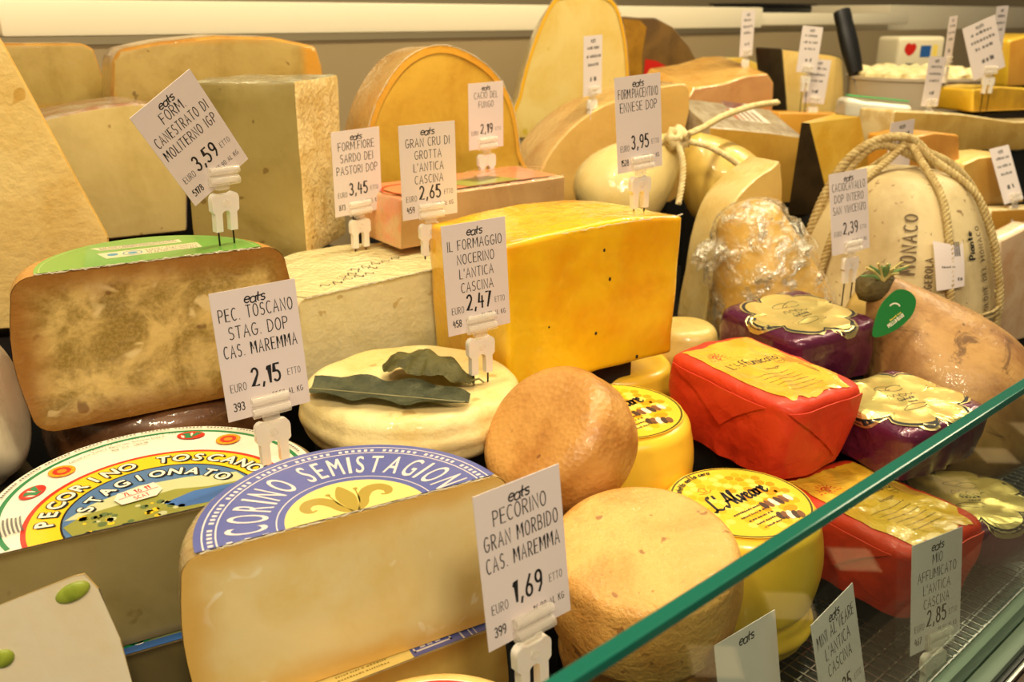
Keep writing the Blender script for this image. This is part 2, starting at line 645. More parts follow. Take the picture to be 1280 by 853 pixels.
    def build(self, name, parent, fn=None, cut=None, label=None):
        me = bpy.data.meshes.new(name)
        vs = [fn(*p) if fn else p for p in self.v]
        me.from_pydata([tuple(p) for p in vs], [], self.f)
        for m in self.mats: me.materials.append(m)
        me.polygons.foreach_set('material_index', self.mi)
        if cut is not None:
            bm = bmesh.new()
            bm.from_mesh(me)
            bmesh.ops.bisect_plane(bm, geom=bm.verts[:] + bm.edges[:] + bm.faces[:], plane_co=(0, cut, 0), plane_no=(0, -1, 0), clear_outer=True)
            bm.to_mesh(me)
            bm.free()
        return link(name, me, parent, label)


# ------------------------------------------------------------------ shared materials
M_INK = plain('printing_ink', S(22, 22, 26), .6)
M_GREY_INK = plain('grey_printing_ink', S(92, 88, 90), .6)
M_CARD = plain('white_card', S(232, 220, 218), .55)
M_LABEL_WHITE = plain('label_paper_white', S(240, 234, 214), .35, coat=.6)
M_RED = plain('label_red', S(205, 38, 30), .35, coat=.5)
M_GREEN = plain('label_green', S(20, 128, 78), .35, coat=.5)
M_YELLOW = plain('label_yellow', S(246, 196, 30), .35, coat=.5)
M_BLUE = plain('label_blue', S(40, 92, 160), .35, coat=.5)
M_ORANGE = plain('label_orange', S(238, 140, 30), .4, coat=.4)
M_BLACK = plain('black_plastic', S(16, 17, 18), .35)
M_DARK = plain('dark_steel', S(34, 33, 32), .5, .3)
M_STEEL = plain('brushed_steel', S(190, 188, 182), .3, 1.0)
M_PIN = plain('pin_steel', S(70, 66, 60), .3, 1.0)
M_PLASTIC = plain('milky_plastic', S(240, 232, 222), .3, coat=.5, sss=.25)
M_CLEAR = plain('clear_clip_plastic', S(252, 244, 230), .15, coat=1.0)
M_CLEAR.node_tree.nodes['Principled BSDF'].inputs['Alpha'].default_value = .30
M_FILM_EDGE = plain('film_fold', S(250, 240, 214), .06, coat=1.0)
M_FILM_EDGE.node_tree.nodes['Principled BSDF'].inputs['Alpha'].default_value = .35
M_ROPE = cheese('hemp_rope', S(206, 184, 128), S(170, 140, 84), film=0, rough=.85, scale=90, bump=.5, bscale=600)
M_ROPE_PALE = cheese('pale_cotton_rope', S(240, 222, 170), S(222, 196, 132), film=0, rough=.85, scale=90, bump=.5, bscale=600)

# ------------------------------------------------------------------ the setting
def structure(name, bm, m, smooth=30):
    return tag(from_bm(name, bm, m, None, smooth), kind='structure')


M_WALL = plain('case_back_panel', S(164, 144, 108), .4, bump=(3, .05, .01))
structure('wall_back', box_bm(2.2, 1.535, .10, 9.0, .03, .68), M_WALL)
M_SHOPWALL = plain('shop_wall_paint', S(226, 206, 164), .6)
structure('wall_shop', box_bm(3.0, 3.2, .9, 12, .05, 3.4), M_SHOPWALL)
M_BOARD = plain('cream_worktop_board', S(250, 238, 208), .4, coat=.1)
for i, (x0, x1, y0, zt, zb) in enumerate([(-1.2, .378, 1.50, .504, .452), (.381, 2.26, 1.50, .505, .453), (2.27, 3.16, 1.53, .492, .458), (3.2, 7.5, 1.62, .52, .43)]):
    structure('trim_%d' % (i + 1), box_bm((x0 + x1) / 2, y0 + .3, (zt + zb) / 2, x1 - x0, .6, zt - zb, bev=.006), M_BOARD)
# stepped display risers, dark steel, mostly hidden under the cheeses
RISERS = [(-.6, 3.6, .45, .60, .035), (-.6, .36, .60, .80, .11), (.36, 3.6, .60, .74, .085), (-.6, 3.6, .80, 1.0, .235), (-.6, .62, 1.0, 1.52, .355),
          (.62, 3.6, 1.0, 1.52, .275)]
rb = bmesh.new()
box_bm(1.5, .86, -.02, 4.6, 1.35, .04, rb)
structure('trim_deck', rb, M_DARK)
# (display risers follow the cheeses)

# shop floor on the customers' side: dark stone with pale tiles let in, mirrored in the glass
M_FLOOR = plain('dark_floor_stone', S(44, 34, 26), .5)
M_TILE = plain('pale_floor_tile', S(236, 206, 170), .5)
FLOOR_Z = -.80
fl = structure('floor', box_bm(1.5, -1.2, FLOOR_Z - .02, 12, 9.5, .04), M_FLOOR)
dg = Draw(.0008)
dg.layer()
for i in range(-4, 14):
    for j in range(-6, 2):
        x, y, s_ = 1.39 + .288 * i, -.54 + .285 * j, .072
        dg.poly([(x - s_, y), (x, y - s_), (x + s_, y), (x, y + s_)], M_TILE)
dg.build('diamond_tiles', fl, lambda u, v, z: (u, v, FLOOR_Z + z))
M_COUNTER = plain('counter_front_laminate', S(60, 50, 42), .4)
structure('wall_counter', box_bm(1.5, .185, -.42, 6.0, .02, .74), M_COUNTER)

# ---- glass guard with its green polished edge
def glass_material():
    k = NT('guard_glass')
    k.t.nodes.remove(k.b)
    lw = k.n('ShaderNodeLayerWeight')
    lw.inputs[0].default_value = .5
    f = k.math('ADD', k.math('MULTIPLY', k.math('POWER', lw.outputs['Facing'], 5.0), .96), .045)
    tr = k.n('ShaderNodeBsdfTransparent')
    tr.inputs[0].default_value = (.86, .92, .88, 1)
    gl = k.n('ShaderNodeBsdfGlossy')
    gl.inputs['Roughness'].default_value = .0
    gl.inputs['Color'].default_value = (.95, 1, .98, 1)
    mx = k.n('ShaderNodeMixShader')
    k.l(f, mx.inputs[0])
    k.l(tr.outputs[0], mx.inputs[1])
    k.l(gl.outputs[0], mx.inputs[2])
    k.l(mx.outputs[0], k.t.nodes['Material Output'].inputs[0])
    return k.m


M_GLASS = glass_material()
M_EDGE = plain('green_glass_edge', S(18, 100, 84), .15, coat=.6)
GLY = .184
gg = thing('glass_guard', (.9, GLY, .02), 0, 'clear glass guard with a green polished edge along the front of the counter', 'glass guard')
from_bm('pane', box_bm(0, 0, .1195, 3.2, .0055, .236), M_GLASS, gg, 0)
from_bm('polished_edge', box_bm(0, 0, .2400, 3.2, .0072, .005, bev=.0008), M_EDGE, gg, 0, label='green polished top edge of the glass')
# ---- the rail that holds the glass
rl = thing('counter_rail', (.9, .165, .0), 0, 'grey green metal rail with black and chrome strips under the glass', 'rail')
M_RAIL = plain('grey_green_rail', S(104, 120, 104), .4, .3)
ch = box_bm(0, .0195, .0095, 3.2, .020, .014, bev=.001)
box_bm(0, .0098, .022, 3.2, .0126, .036, ch, .003)
box_bm(0, .0275, .022, 3.2, .009, .036, ch, .002)
from_bm('channel', ch, M_RAIL, rl)
from_bm('gasket', box_bm(0, .0012, .019, 3.2, .0040, .034, bev=.001), M_BLACK, rl)
from_bm('chrome_strip', box_bm(0, -.0028, .019, 3.2, .0034, .034, bev=.001), M_STEEL, rl)
from_bm('bumper_strip', box_bm(0, -.031, .016, 3.2, .052, .034, bev=.003), plain('brown_bumper', S(84, 66, 54), .4), rl)
# ---- wire grille over the air intake just inside the glass
gr = thing('air_grille', (.95, .30, .0), 0, 'fine steel wire grille on the counter floor just inside the glass', 'grille')
g = bmesh.new()
for i in range(0, 130):
    x = -.55 + i * .0095
    box_bm(x, -.02, .0065, .0011, .16, .0011, g)
for j in range(13): box_bm(.06, -.10 + j * .0135, .0052, 1.24, .0012, .0012, g)
from_bm('wire_mesh', g, M_STEEL, gr, 0)
from_bm('tray', box_bm(.06, -.02, .0022, 1.26, .17, .003, bev=.001), plain('dark_green_tray', S(26, 34, 32), .4, .2), gr)


# ------------------------------------------------------------------ price tags
def logo(d, cx, cy, h):
    """the shop's bold lower-case word, letters run together"""
    x = cx - h * 1.36
    for c, w, dx, dy in (('e', 1.0, -.1, 0), ('a', 1.0, .74, -.12), ('t', .85, 1.62, .0), ("'", .6, 2.22, .25), ('s', 1.0, 2.30, .0)):
        sl = .18
        for st in GL[c][1]:
            d.stroke([(x + h * (dx + (px + sl * py) * 2.0 * w), cy + h * (dy + (py * (1.75 if c not in "'" else .95)) * w)) for px, py in st], h * .20, M_INK)


def fit(d, s, y, h, wmax, m, w=.085, jitter=.02):
    gap = .2
    nat = sum(GL[c][0] * .85 + gap for c in s) - gap
    sx = .85
    if nat * h > wmax: sx = max(.3, (wmax / h - gap * (len(s) - 1)) / sum(GL[c][0] for c in s))
    if sx < .62:
        gap = .15
        sx = max(.3, (wmax / h - gap * (len(s) - 1)) / sum(GL[c][0] for c in s))
    d.hand(s, 0, y, h, m, w, sx, gap, jitter=jitter)


def under(x, y, z):
    """height of the first surface below a point"""
    bpy.context.view_layer.update()
    ok, loc, *_ = scene.ray_cast(bpy.context.evaluated_depsgraph_get(), Vector((x, y, z)), Vector((0, 0, -1)))
    return loc.z if ok else 0.0


def stand_outline():
    w, hh = .0118, .030
    pts = []
    pts += [(-.0095, -hh), (-.0035, -hh)]
    pts += [(-.0035 + .0035 - .0035 * math.cos(R(a)), -.0165 + .0028 * math.sin(R(a))) for a in range(0, 181, 30)]
    pts += [(.0035, -hh), (.0095, -hh), (.0095, -.0155)]
    pts += [(w - .003 + .003 * math.cos(R(a)), -.0125 + .003 * math.sin(R(a))) for a in (-60, -20, 20)]
    pts += [(w, -.006)] + [(w - .0045 + .0045 * math.cos(R(a)), -.0045 + .0045 * math.sin(R(a))) for a in (0, 30, 60, 90)]
    pts += [(.004, -.0012), (-.004, -.0012)]
    pts += [(-w + .0045 + .0045 * math.cos(R(a)), -.0045 + .0045 * math.sin(R(a))) for a in (90, 120, 150, 180)]
    pts += [(-w, -.006)] + [(-w + .003 + .003 * math.cos(R(a)), -.0125 + .003 * math.sin(R(a))) for a in (160, 200, 240)]
    pts += [(-.0095, -.0155)]
    return pts


def price_tag(pose, zb, label, lines, price=None, code=None, kg=None, w=.056, h=.086, stand=True, sroll=0.0, blank_print=False, grip=0.0, euro=True, stand_yaw=None, drop=.0, blurred=False):
    x, y, z, yaw, pitch, roll = pose
    Mx = Matrix.Rotation(R(yaw), 3, 'Z') @ Matrix.Rotation(R(pitch), 3, 'X') @ Matrix.Rotation(R(roll), 3, 'Y')
    c = Vector((x, y, z))
    G = c + Mx @ Vector((grip, 0, -h / 2))
    if zb is None: zb = under(G.x, G.y, G.z - .012)
    root = thing('price_tag', (G.x, G.y, zb), 0, label, 'price tag', 'price tags stuck in the cheeses')
    base = Vector((G.x, G.y, zb))
    card = from_bm('card', box_bm(0, 0, 0, w, .0005, h), M_CARD, root, 0)
    card.location = c - base
    card.rotation_euler = Mx.to_euler()
    d = Draw(.00006)
    k = h / .086
    if not blank_print: logo(d, -.0004, .0332 * k, .0045 * k)
    n = len(lines)
    y0 = (.0273 if n < 4 else .0268) * k
    dy = (.0121 if n < 4 else .0112) * k
    if n == 2: dy = .0118 * k
    if blurred:
        for i, q_ in enumerate((.30, .34, .26, .2)[:n]): d.fine_print(-w * q_, y0 - .0038 - dy * i, w * q_, .0050 * k, M_GREY_INK, seed=i + int(abs(x) * 1000))
        d.fine_print(-w * .14, -.0226 * k, w * .16, .0075 * k, M_GREY_INK, seed=int(abs(y) * 1000))
        lines, price = (), None
    for i, s in enumerate(lines): fit(d, s, y0 - .0038 - dy * i, (.0080 if n < 4 else .0074) * k, w * .86, M_INK)
    if price:
        py = (-.0226 if n < 4 else -.0252) * k
        d.hand(price, .0005, py, .0118 * k, M_INK, .125, .74, .22)
        if euro:
            d.hand('EURO', -w / 2 + .0045 * k, py - .0012, .0052 * k, M_GREY_INK, .09, .72, .2, anchor='l')
            d.hand('ETTO', w / 2 - .0042 * k, py + .002, .0044 * k, M_GREY_INK, .09, .72, .2, anchor='r')
    if code: d.hand(code, -w / 2 + .0048 * k, -.0368 * k, .0054 * k, M_INK, .13, .72, .16, anchor='l')
    if kg: d.hand(kg, w / 2 - .004 * k, -.0335 * k, .0038 * k, M_INK, .11, .8, .22, anchor='r')
    if d.v: d.build('print', card, lambda u, v, q: (u, -.0003 - q, v))
    if not stand: return root
    # the stand: clear clip, milky two-legged body, steel pins
    hinge = bpy.data.objects.new('stand', None)
    sb = bmesh.new()
    extrude_xz(stand_outline(), -.0028, .0028, sb)
    bevel_all(sb, .0007, 2)
    body = from_bm('stand', sb, M_PLASTIC, root, 35)
    off = Vector((0, 0, -.006 - drop))
    body.location = G - base + off
    body.rotation_euler = (R(pitch * .4), R(sroll), R(yaw if stand_yaw is None else stand_yaw))
    bpy.data.objects.remove(hinge)
    cb = bmesh.new()
    for zz, rr in ((.0005, .0036), (.0085, .0030)):
        tube_bm([(-.0125, -.0032, zz), (-.0115, -.0032, zz), (.0115, -.0032, zz), (.0125, -.0032, zz)], rr, 12, cb)
    box_bm(0, -.0026, .005, .024, .0022, .013, cb, .0008)
    box_bm(0, .0028, .003, .024, .0018, .011, cb, .0008)
    box_bm(0, 0, -.0045, .011, .005, .006, cb, .001)
    clip = from_bm('clip', cb, M_CLEAR, root, 40)
    clip.location = G - base + Vector((0, 0, .002 - drop * .3))
    clip.rotation_euler = (R(pitch * .7), R(sroll if abs(roll) > 15 else roll), R(yaw))
    hub = bmesh.new()
    tube_bm([(0, -.0036, -.0075), (0, .0036, -.0075)], .0028, 14, hub)
    hb = from_bm('hinge', hub, M_CLEAR, body, 40)
    for s in (-1, 1):
        top = Vector((s * .0065, 0, -.026))
        rot = body.rotation_euler.to_matrix()
        t = rot @ top + body.location
        pb = tube_bm([t, Vector((t.x, t.y, -.003))] if t.z > .002 else [t, t + rot @ Vector((0, 0, -.008))], .00075, 6)
        from_bm('pin', pb, M_PIN, root, 30)
    return root




# ------------------------------------------------------------------ builders for cheeses
_trim = [10]


def riser(cx, cy, w, d, z, ang=0.0, z0=0.0):
    """a dark display block of the stepped counter, under a cheese"""
    _trim[0] += 1
    bm = box_bm(0, 0, (z0 + z) / 2, w, d, z - z0 - .0006, bev=.002)
    o = structure('trim_%d' % _trim[0], bm, M_DARK)
    o.location = (cx, cy, 0)
    o.rotation_euler = (0, 0, ang)
    return o


def cut_line(lpx, rpx, z, c):
    """heading of the cut seen between two pixels at height z, and its distance from the wheel's centre c"""
    a, b = at(*lpx, z), at(*rpx, z)
    ang = math.atan2(b.y - a.y, b.x - a.x)
    n = Vector((-math.sin(ang), math.cos(ang), 0))
    return ang, (a - Vector((c[0], c[1], z))).dot(n)


def cut_wheel(name, c, z0, H, Rr, ang, off, m_rind, m_paste, label, corner=.014, bulge=.003, jig=.0006, cat='cheese', group=None, seed=1.0):
    root = thing(name, (c[0], c[1], z0), ang, label, cat, group)
    a = jiggle(half(lathe_bm(wheel_profile(Rr, H, corner, bulge), 96), False, off), jig, 22, seed)
    from_bm('rind', a, m_rind, root, 50)
    b = jiggle(lathe_bm(wheel_profile(Rr - .0003, H - .0003, corner, bulge), 96), jig, 22, seed)
    b = half(b, True, off - .0003, 0)
    from_bm('cut_face', b, m_paste, root, 40)
    return root


def whole_wheel(name, c, z0, H, Rr, m, label, corner=.014, bulge=.003, jig=.0008, seed=2.0, freq=22, cat='cheese', group=None, rz=0.0):
    root = thing(name, (c[0], c[1], z0), rz, label, cat, group)
    from_bm('rind', jiggle(lathe_bm(wheel_profile(Rr, H, corner, bulge), 96), jig, freq, seed), m, root, 60)
    return root


def lean(root, toward, deg):
    """tip a thing about its base so that its top face turns toward a heading"""
    ax = Vector((0, 0, 1)).cross(Vector((toward[0], toward[1], 0)).normalized())
    q = Matrix.Rotation(R(deg), 3, ax) @ Matrix.Rotation(root.rotation_euler.z, 3, 'Z')
    root.rotation_euler = q.to_euler()
    return root


def film_fold(parent, pts, r=.0008, seed=1, name='film_fold'):
    """the puckered edge of the cling film along a cut"""
    out = []
    P = [Vector(p) for p in pts]
    rnd = random.Random(seed)
    for a, b in zip(P, P[1:]):
        n = max(2, int((b - a).length / .0018))
        for i in range(n):
            q = a.lerp(b, i / n)
            out.append(q + Vector((rnd.uniform(-.0005, .0005), rnd.uniform(-.0006, .0004), rnd.uniform(-.0003, .0007))))
    ph = seed * 1.7
    return from_bm(name, tube_bm(out, lambda t: r * (.7 + .5 * math.sin(t * 90 + ph) * math.sin(t * 37)), 6), M_FILM_EDGE, parent, 70, label='glinting puckered film edge')


# ------------------------------------------------------------------ ripe half wheel with the green label
TO_C, TO_Z, TO_H, TO_R = (.246, .668), .192, .118, .098
TO_A = R(-11)
m_r = cheese('toscano_rind', S(214, 150, 72), S(186, 118, 46), scale=14, film=.9)
m_p = cheese('toscano_paste', S(218, 186, 112), S(142, 114, 44), rind=S(152, 100, 30), W=.196, H=TO_H, rw=.026, scale=24, lo=.40, hi=.60, spots=S(104, 66, 22), spot_scale=42,
             spot_cut=.70, film=.55, film_scale=30, film_str=.25, bump=.7, bscale=38, rough=.5, flecks=(S(222, 196, 134), 34, .62))
t = cut_wheel('half_pecorino', TO_C, TO_Z, TO_H, TO_R, TO_A, 0.0, m_r, m_p, 'ripe brown half wheel of pecorino with a green top label', corner=.016, bulge=.005)
d = Draw()
m_lg = plain('leaf_green_label', S(110, 176, 74), .3, coat=.8)
d.disc(0, 0, .0805, m_lg, n=80)
d.layer()
d.rings(.0765, .0775, plain('pale_green_line', S(164, 206, 120), .3, coat=.8))
m_cream_lb = plain('cream_label', S(226, 216, 176), .35, coat=.6)
d.poly([(-.036, .060), (.030, .058), (.030, .047), (-.030, .048)], m_cream_lb)
d.poly([(-.034, .040), (.040, .040), (.040, .022), (-.030, .020)], m_cream_lb)
d.layer()
for i in range(4): d.fine_print(-.030, .0495 + i * .0025, .026, .0013, M_GREY_INK, seed=i)
m_bl = plain('label_sky_blue', S(96, 150, 176), .4)
d.rings(.0062, .0072, m_bl, cx=-.010, cy=.030)
d.disc(-.010, .030, .0035, m_bl)
d.disc(-.024, .031, .0040, m_bl)
for i in range(4): d.fine_print(.0, .023 + i * .004, .037, .0017, M_GREY_INK, seed=9 + i)
d.build('label', t, lambda u, v, q: (u, v, TO_H + .0011 + q), cut=.0004, label='green paper label with two pale strips')
film_fold(t, [(-.080, -.0008, TO_H + .0006), (0, -.0010, TO_H + .001), (.080, -.0008, TO_H + .0006)], .0008, 1)
# the brown wheel it stands on
whole_wheel('round_pecorino', (.268, .752), .112, .079, .094, cheese('brown_rind', S(130, 86, 50), S(92, 56, 30), film=1.0, scale=20), 'dark brown wheel lying under the half wheel with the green label', corner=.018)
riser(.268, .752, .15, .13, .112)

# ------------------------------------------------------------------ half wheel with the round landscape label, on another like it
PS_T = .188
PS_C = (.185, .549)
PS_R, PS_H = .1085, .083
PS_A, _ = cut_line((0, 692), (220, 641), PS_T, PS_C)
PS_O = -.034
W_ = 2 * math.sqrt(PS_R ** 2 - PS_O ** 2)
m_r = cheese('grey_brown_rind', S(134, 112, 78), S(104, 84, 56), scale=16, film=.9)
m_p = cheese('grey_paste', S(150, 138, 92), S(130, 118, 72), rind=S(112, 96, 54), W=W_, H=PS_H, rw=.006, scale=10, spots=S(120, 104, 58), spot_scale=50, spot_cut=.76, film=.5, film_str=.2)
t = cut_wheel('half_pecorino', PS_C, PS_T - PS_H, PS_H, PS_R, PS_A, PS_O, m_r, m_p, 'grey half wheel with a round landscape label lettered PECORINO TOSCANO STAGIONATO', corner=.008, bulge=.002, jig=.0003)


def toscano_label(parent, top, cut, rl):
    d = Draw()
    k = rl / .1
    d.disc(0, 0, .1 * k, M_LABEL_WHITE, n=96)
    d.layer()
    d.rings(.0905 * k, .0935 * k, M_GREEN, -20, 200)
    m_sky = plain('label_sky', S(70, 112, 160), .35, coat=.5)
    m_haze = plain('label_haze', S(196, 198, 150), .35, coat=.5)
    m_hill = plain('label_hill', S(142, 142, 62), .35, coat=.5)
    m_bush = plain('label_bush', S(84, 106, 62), .35, coat=.5)
    m_lake = plain('label_lake', S(52, 106, 176), .35, coat=.5)
    RY, OX, OY = .60, .0, -.022          # the picture's rings are a broad oval about (OX, OY)

    def oval(r0, r1, m, y0=OY):
        vs, fs = [], []
        for i in range(97):
            a = 2 * PI * i / 96
            vs += [(r0 * k * math.cos(a), y0 * k + r0 * k * math.sin(a)), (r1 * k * math.cos(a), y0 * k + r1 * k * math.sin(a))]
        for i in range(96): fs.append((2 * i, 2 * i + 1, 2 * i + 3, 2 * i + 2))
        d.add(vs, fs, m)
    oval(.0770, .0800, M_RED)
    oval(.0585, .0770, M_YELLOW)
    oval(.0575, .0588, M_INK)
    d.disc(0, OY * k, .0575 * k, m_sky, n=80)
    d.layer()
    d.poly([(x * k, (OY + y) * k) for x, y in [(-.056, .010), (-.04, .024), (-.01, .036), (.02, .034), (.05, .026), (.056, .008), (.0, .0)]], m_haze)
    d.layer()
    d.poly([(x * k, (OY + y) * k) for x, y in [(-.057, .002), (-.045, .012), (-.02, .016), (.01, .020), (.03, .014), (.057, .012), (.05, -.02), (-.05, -.02)]], m_hill)
    d.layer()
    d.poly([(x * k, (OY + y) * k) for x, y in [(.0, .004), (.02, .012), (.054, .010), (.054, -.01), (.01, -.006)]], m_lake)
    rnd = random.Random(4)
    for i in range(60):
        a, r = rnd.uniform(0, 2 * PI), rnd.uniform(0, 1)
        x, y = rnd.uniform(-.05, .01), rnd.uniform(-.018, .009)
        if x * x + y * y < .052 ** 2: d.disc(x * k, (OY + y) * k, rnd.uniform(.001, .003), rnd.choice([m_bush, m_hill, M_YELLOW, m_haze]), n=8)
    d.layer()
    # lettering, white with a black drop edge
    for dx, dy, m in ((.0013, -.0013, M_INK), (-.0007, .0007, M_INK), (.0007, .0006, M_INK), (0, 0, M_LABEL_WHITE)):
        for s, r, a0, a1, h, sx in (('PECORINO TOSCANO', .0625, 171, 22, .0100, 1.0), ('STAGIONATO', .0425, 157, 30, .0092, .98)):
            for i, c in enumerate(s):
                if c == ' ': continue
                a = R(a0 + (a1 - a0) * i / (len(s) - 1))
                for bx, by in ((-.00042, 0), (.00042, 0), (0, .0004), (0, -.0004)):
                    d.solid(c, (r * math.cos(a) + dx + bx) * k, (OY + r * math.sin(a) + dy + by) * k, h * k, m, sx, ang=a - PI / 2)
        d.layer()
    # round marks
    for a, r in ((141, .079), (66, .083)):
        cx, cy = r * math.cos(R(a)) * k, r * math.sin(R(a)) * k
        if a == 141: cx, cy = -.071 * k, .036 * k
        ro = R(a - 90)
        d.disc(cx, cy, .0098 * k, M_RED, .0066 * k, rot=ro)
        d.layer()
        co, so = math.cos(ro), math.sin(ro)
        for pts, m in (([(-.007, .002), (-.002, .004), (.0, -.001), (.003, -.005), (-.003, -.005), (-.004, 0)], M_GREEN), ([(.001, .0), (.003, .0045), (.0075, .004), (.004, -.001), (.002, -.003)], M_GREEN),
                       ([(-.001, .0035), (.0005, .004), (.0015, .0), (.0005, -.002)], M_LABEL_WHITE), ([(-.0072, .0), (-.0045, -.001), (-.0035, -.0048), (-.0055, -.004)], M_LABEL_WHITE)):
            d.poly([(cx + (x * co - y * so) * k, cy + (x * so + y * co) * k) for x, y in pts], m)
    for cx, cy in ((-.0525, .0585), (.0560, .0560)):
        cx, cy = cx * k, cy * k
        d.disc(cx, cy, .0085 * k, M_ORANGE)
        d.layer()
        d.rings(.0072 * k, .0077 * k, M_YELLOW, cx=cx, cy=cy, n=30)
        d.rings(.0030 * k, .0056 * k, M_RED, cx=cx, cy=cy, n=30)
        for q in range(12): d.disc(cx + .0064 * k * math.cos(q * PI / 6), cy + .0064 * k * math.sin(q * PI / 6), .0005, M_YELLOW, n=6)
    # print between the marks and round the rim
    d.layer()
    d.arc_text('PRODOTTO DAL CASEIFICIO N 110', .0868 * k, 112, 74, .0019 * k, M_INK, 'hand', w=.14)
    d.arc_text('Consorzio Tutela Pecorino Toscano D.O.P.', .0818 * k, 124, 64 + 14, .0026 * k, M_INK, 'solid', sx=.95)
    d.arc_text('Reg. C.E. 1263/96', .0765 * k - .0002, 104, 87, .0024 * k, M_INK, 'solid')
    for i in range(110):
        a = 6 + 168 * i / 109
        if i % 9: d.poly([(rr * k * math.cos(R(a + da)), rr * k * math.sin(R(a + da))) for rr, da in ((.0952, 0), (.0967, 0), (.0967, .95), (.0952, .95))], M_GREY_INK)
    for i in range(7):
        r0 = .0935 - .0023 * i
        for q in range(14):
            a = 176 + q * 1.0 + (i % 3) * .4
            d.poly([(rr * k * math.cos(R(a + da)), rr * k * math.sin(R(a + da))) for rr, da in ((r0, 0), (r0 - .0012, 0), (r0 - .0012, .75), (r0, .75))], M_GREY_INK)
    # the little price sticker stuck across the letters
    d.layer(3)
    m_st = plain('sticker_white', S(232, 214, 196), .5)
    cx, cy, ro = -.012 * k, .0 * k, R(14)
    q = lambda x, y: (cx + (x * math.cos(ro) - y * math.sin(ro)) * k, cy + (x * math.sin(ro) + y * math.cos(ro)) * k)
    d.poly([q(*p) for p in ((-.013, -.007), (.008, -.0095), (.0145, -.003), (.0135, .009), (-.010, .009), (-.0145, .002))], m_st)
    d.layer(2)
    d.hand('7L 16 11', cx, cy + .002 * k, .005 * k, M_RED, .11, .8, .2, ang=ro)
    d.hand('SCAT', cx + .002 * k, cy - .006 * k, .0042 * k, M_RED, .11, .8, .2, ang=ro)
    d.stroke([q(-.012, .0005), q(.013, .0005)], .0005, M_RED)
    return d.build('label', parent, lambda u, v, z: (u, v, top + .0008 + z), cut=cut, label='round paper label with a painted landscape and yellow ring')


toscano_label(t, PS_H, PS_O + .0005, .1015)
PU_O = PS_O - .009
u = cut_wheel('half_pecorino', (PS_C[0], PS_C[1]), PS_T - PS_H - .0838, .082, PS_R - .004, PS_A, PU_O, m_r,
              cheese('grey_paste_low', S(116, 104, 64), S(98, 86, 50), rind=S(76, 64, 36), W=2 * math.sqrt(PS_R ** 2 - PU_O ** 2), H=.082, rw=.006, scale=10, film=.5, film_str=.2),
              'lower half wheel with a blue and green label rim under the landscape label wheel', corner=.008, jig=.0003)
d = Draw()
d.disc(0, 0, .1015, plain('label_olive', S(120, 128, 84), .35, coat=.5), n=90)
d.layer()
d.rect(-.1, PU_O - .01, .1, PU_O + .0075, M_BLUE)
d.layer()
rnd = random.Random(3)
for i in range(26): d.disc(rnd.uniform(-.07, .09), PU_O + rnd.uniform(.007, .015), rnd.uniform(.002, .004), rnd.choice([M_YELLOW, M_GREEN, M_LABEL_WHITE]), .0012, n=9)
d.build('label', u, lambda x, y, z: (x, y, .0827 + z), cut=PU_O + .0005)
riser(PS_C[0] + .02, PS_C[1] + .01, .16, .08, PS_T - PS_H - .0838)

# ------------------------------------------------------------------ half wheel with the blue lily label, on another like it
SE_T = .217
SE_C = (.2395, .3935)
SE_R = .0970
SE_A, SE_O = cut_line((212, 700), (622, 592), SE_T, SE_C)
SE_O = max(min(SE_O, .004), -.014)
SE_H = .103
W_ = 2 * math.sqrt(SE_R ** 2 - SE_O ** 2)
m_r = cheese('semi_rind', S(196, 172, 122), S(160, 132, 84), scale=18, film=1.0, film_scale=70, film_str=.9)
m_p = cheese('semi_paste', S(240, 222, 164), S(234, 206, 128), rind=S(224, 182, 96), W=W_, H=SE_H, rw=.022, scale=12, film=.45, film_scale=24, film_str=.16, spots=S(236, 216, 160), spot_scale=36,
             spot_cut=.74, bump=.10, rough=.38, flecks=(S(252, 242, 206), 46, .68))
t = cut_wheel('half_pecorino', SE_C, SE_T - SE_H, SE_H, SE_R, SE_A, SE_O, m_r, m_p, 'large pale half wheel with a blue label lettered PECORINO SEMISTAGIONATO and a lily', corner=.012, jig=.0006, seed=4)
m_lb = plain('label_lavender_blue', S(92, 100, 168), .35, coat=.7, bump=(60, .15, .003))
m_cr = plain('label_cream_yellow', S(248, 222, 130), .35, coat=.7)
m_ol = plain('label_olive_gold', S(176, 150, 62), .35, coat=.7)
m_lw = plain('label_pale_letters', S(226, 216, 214), .35, coat=.5)


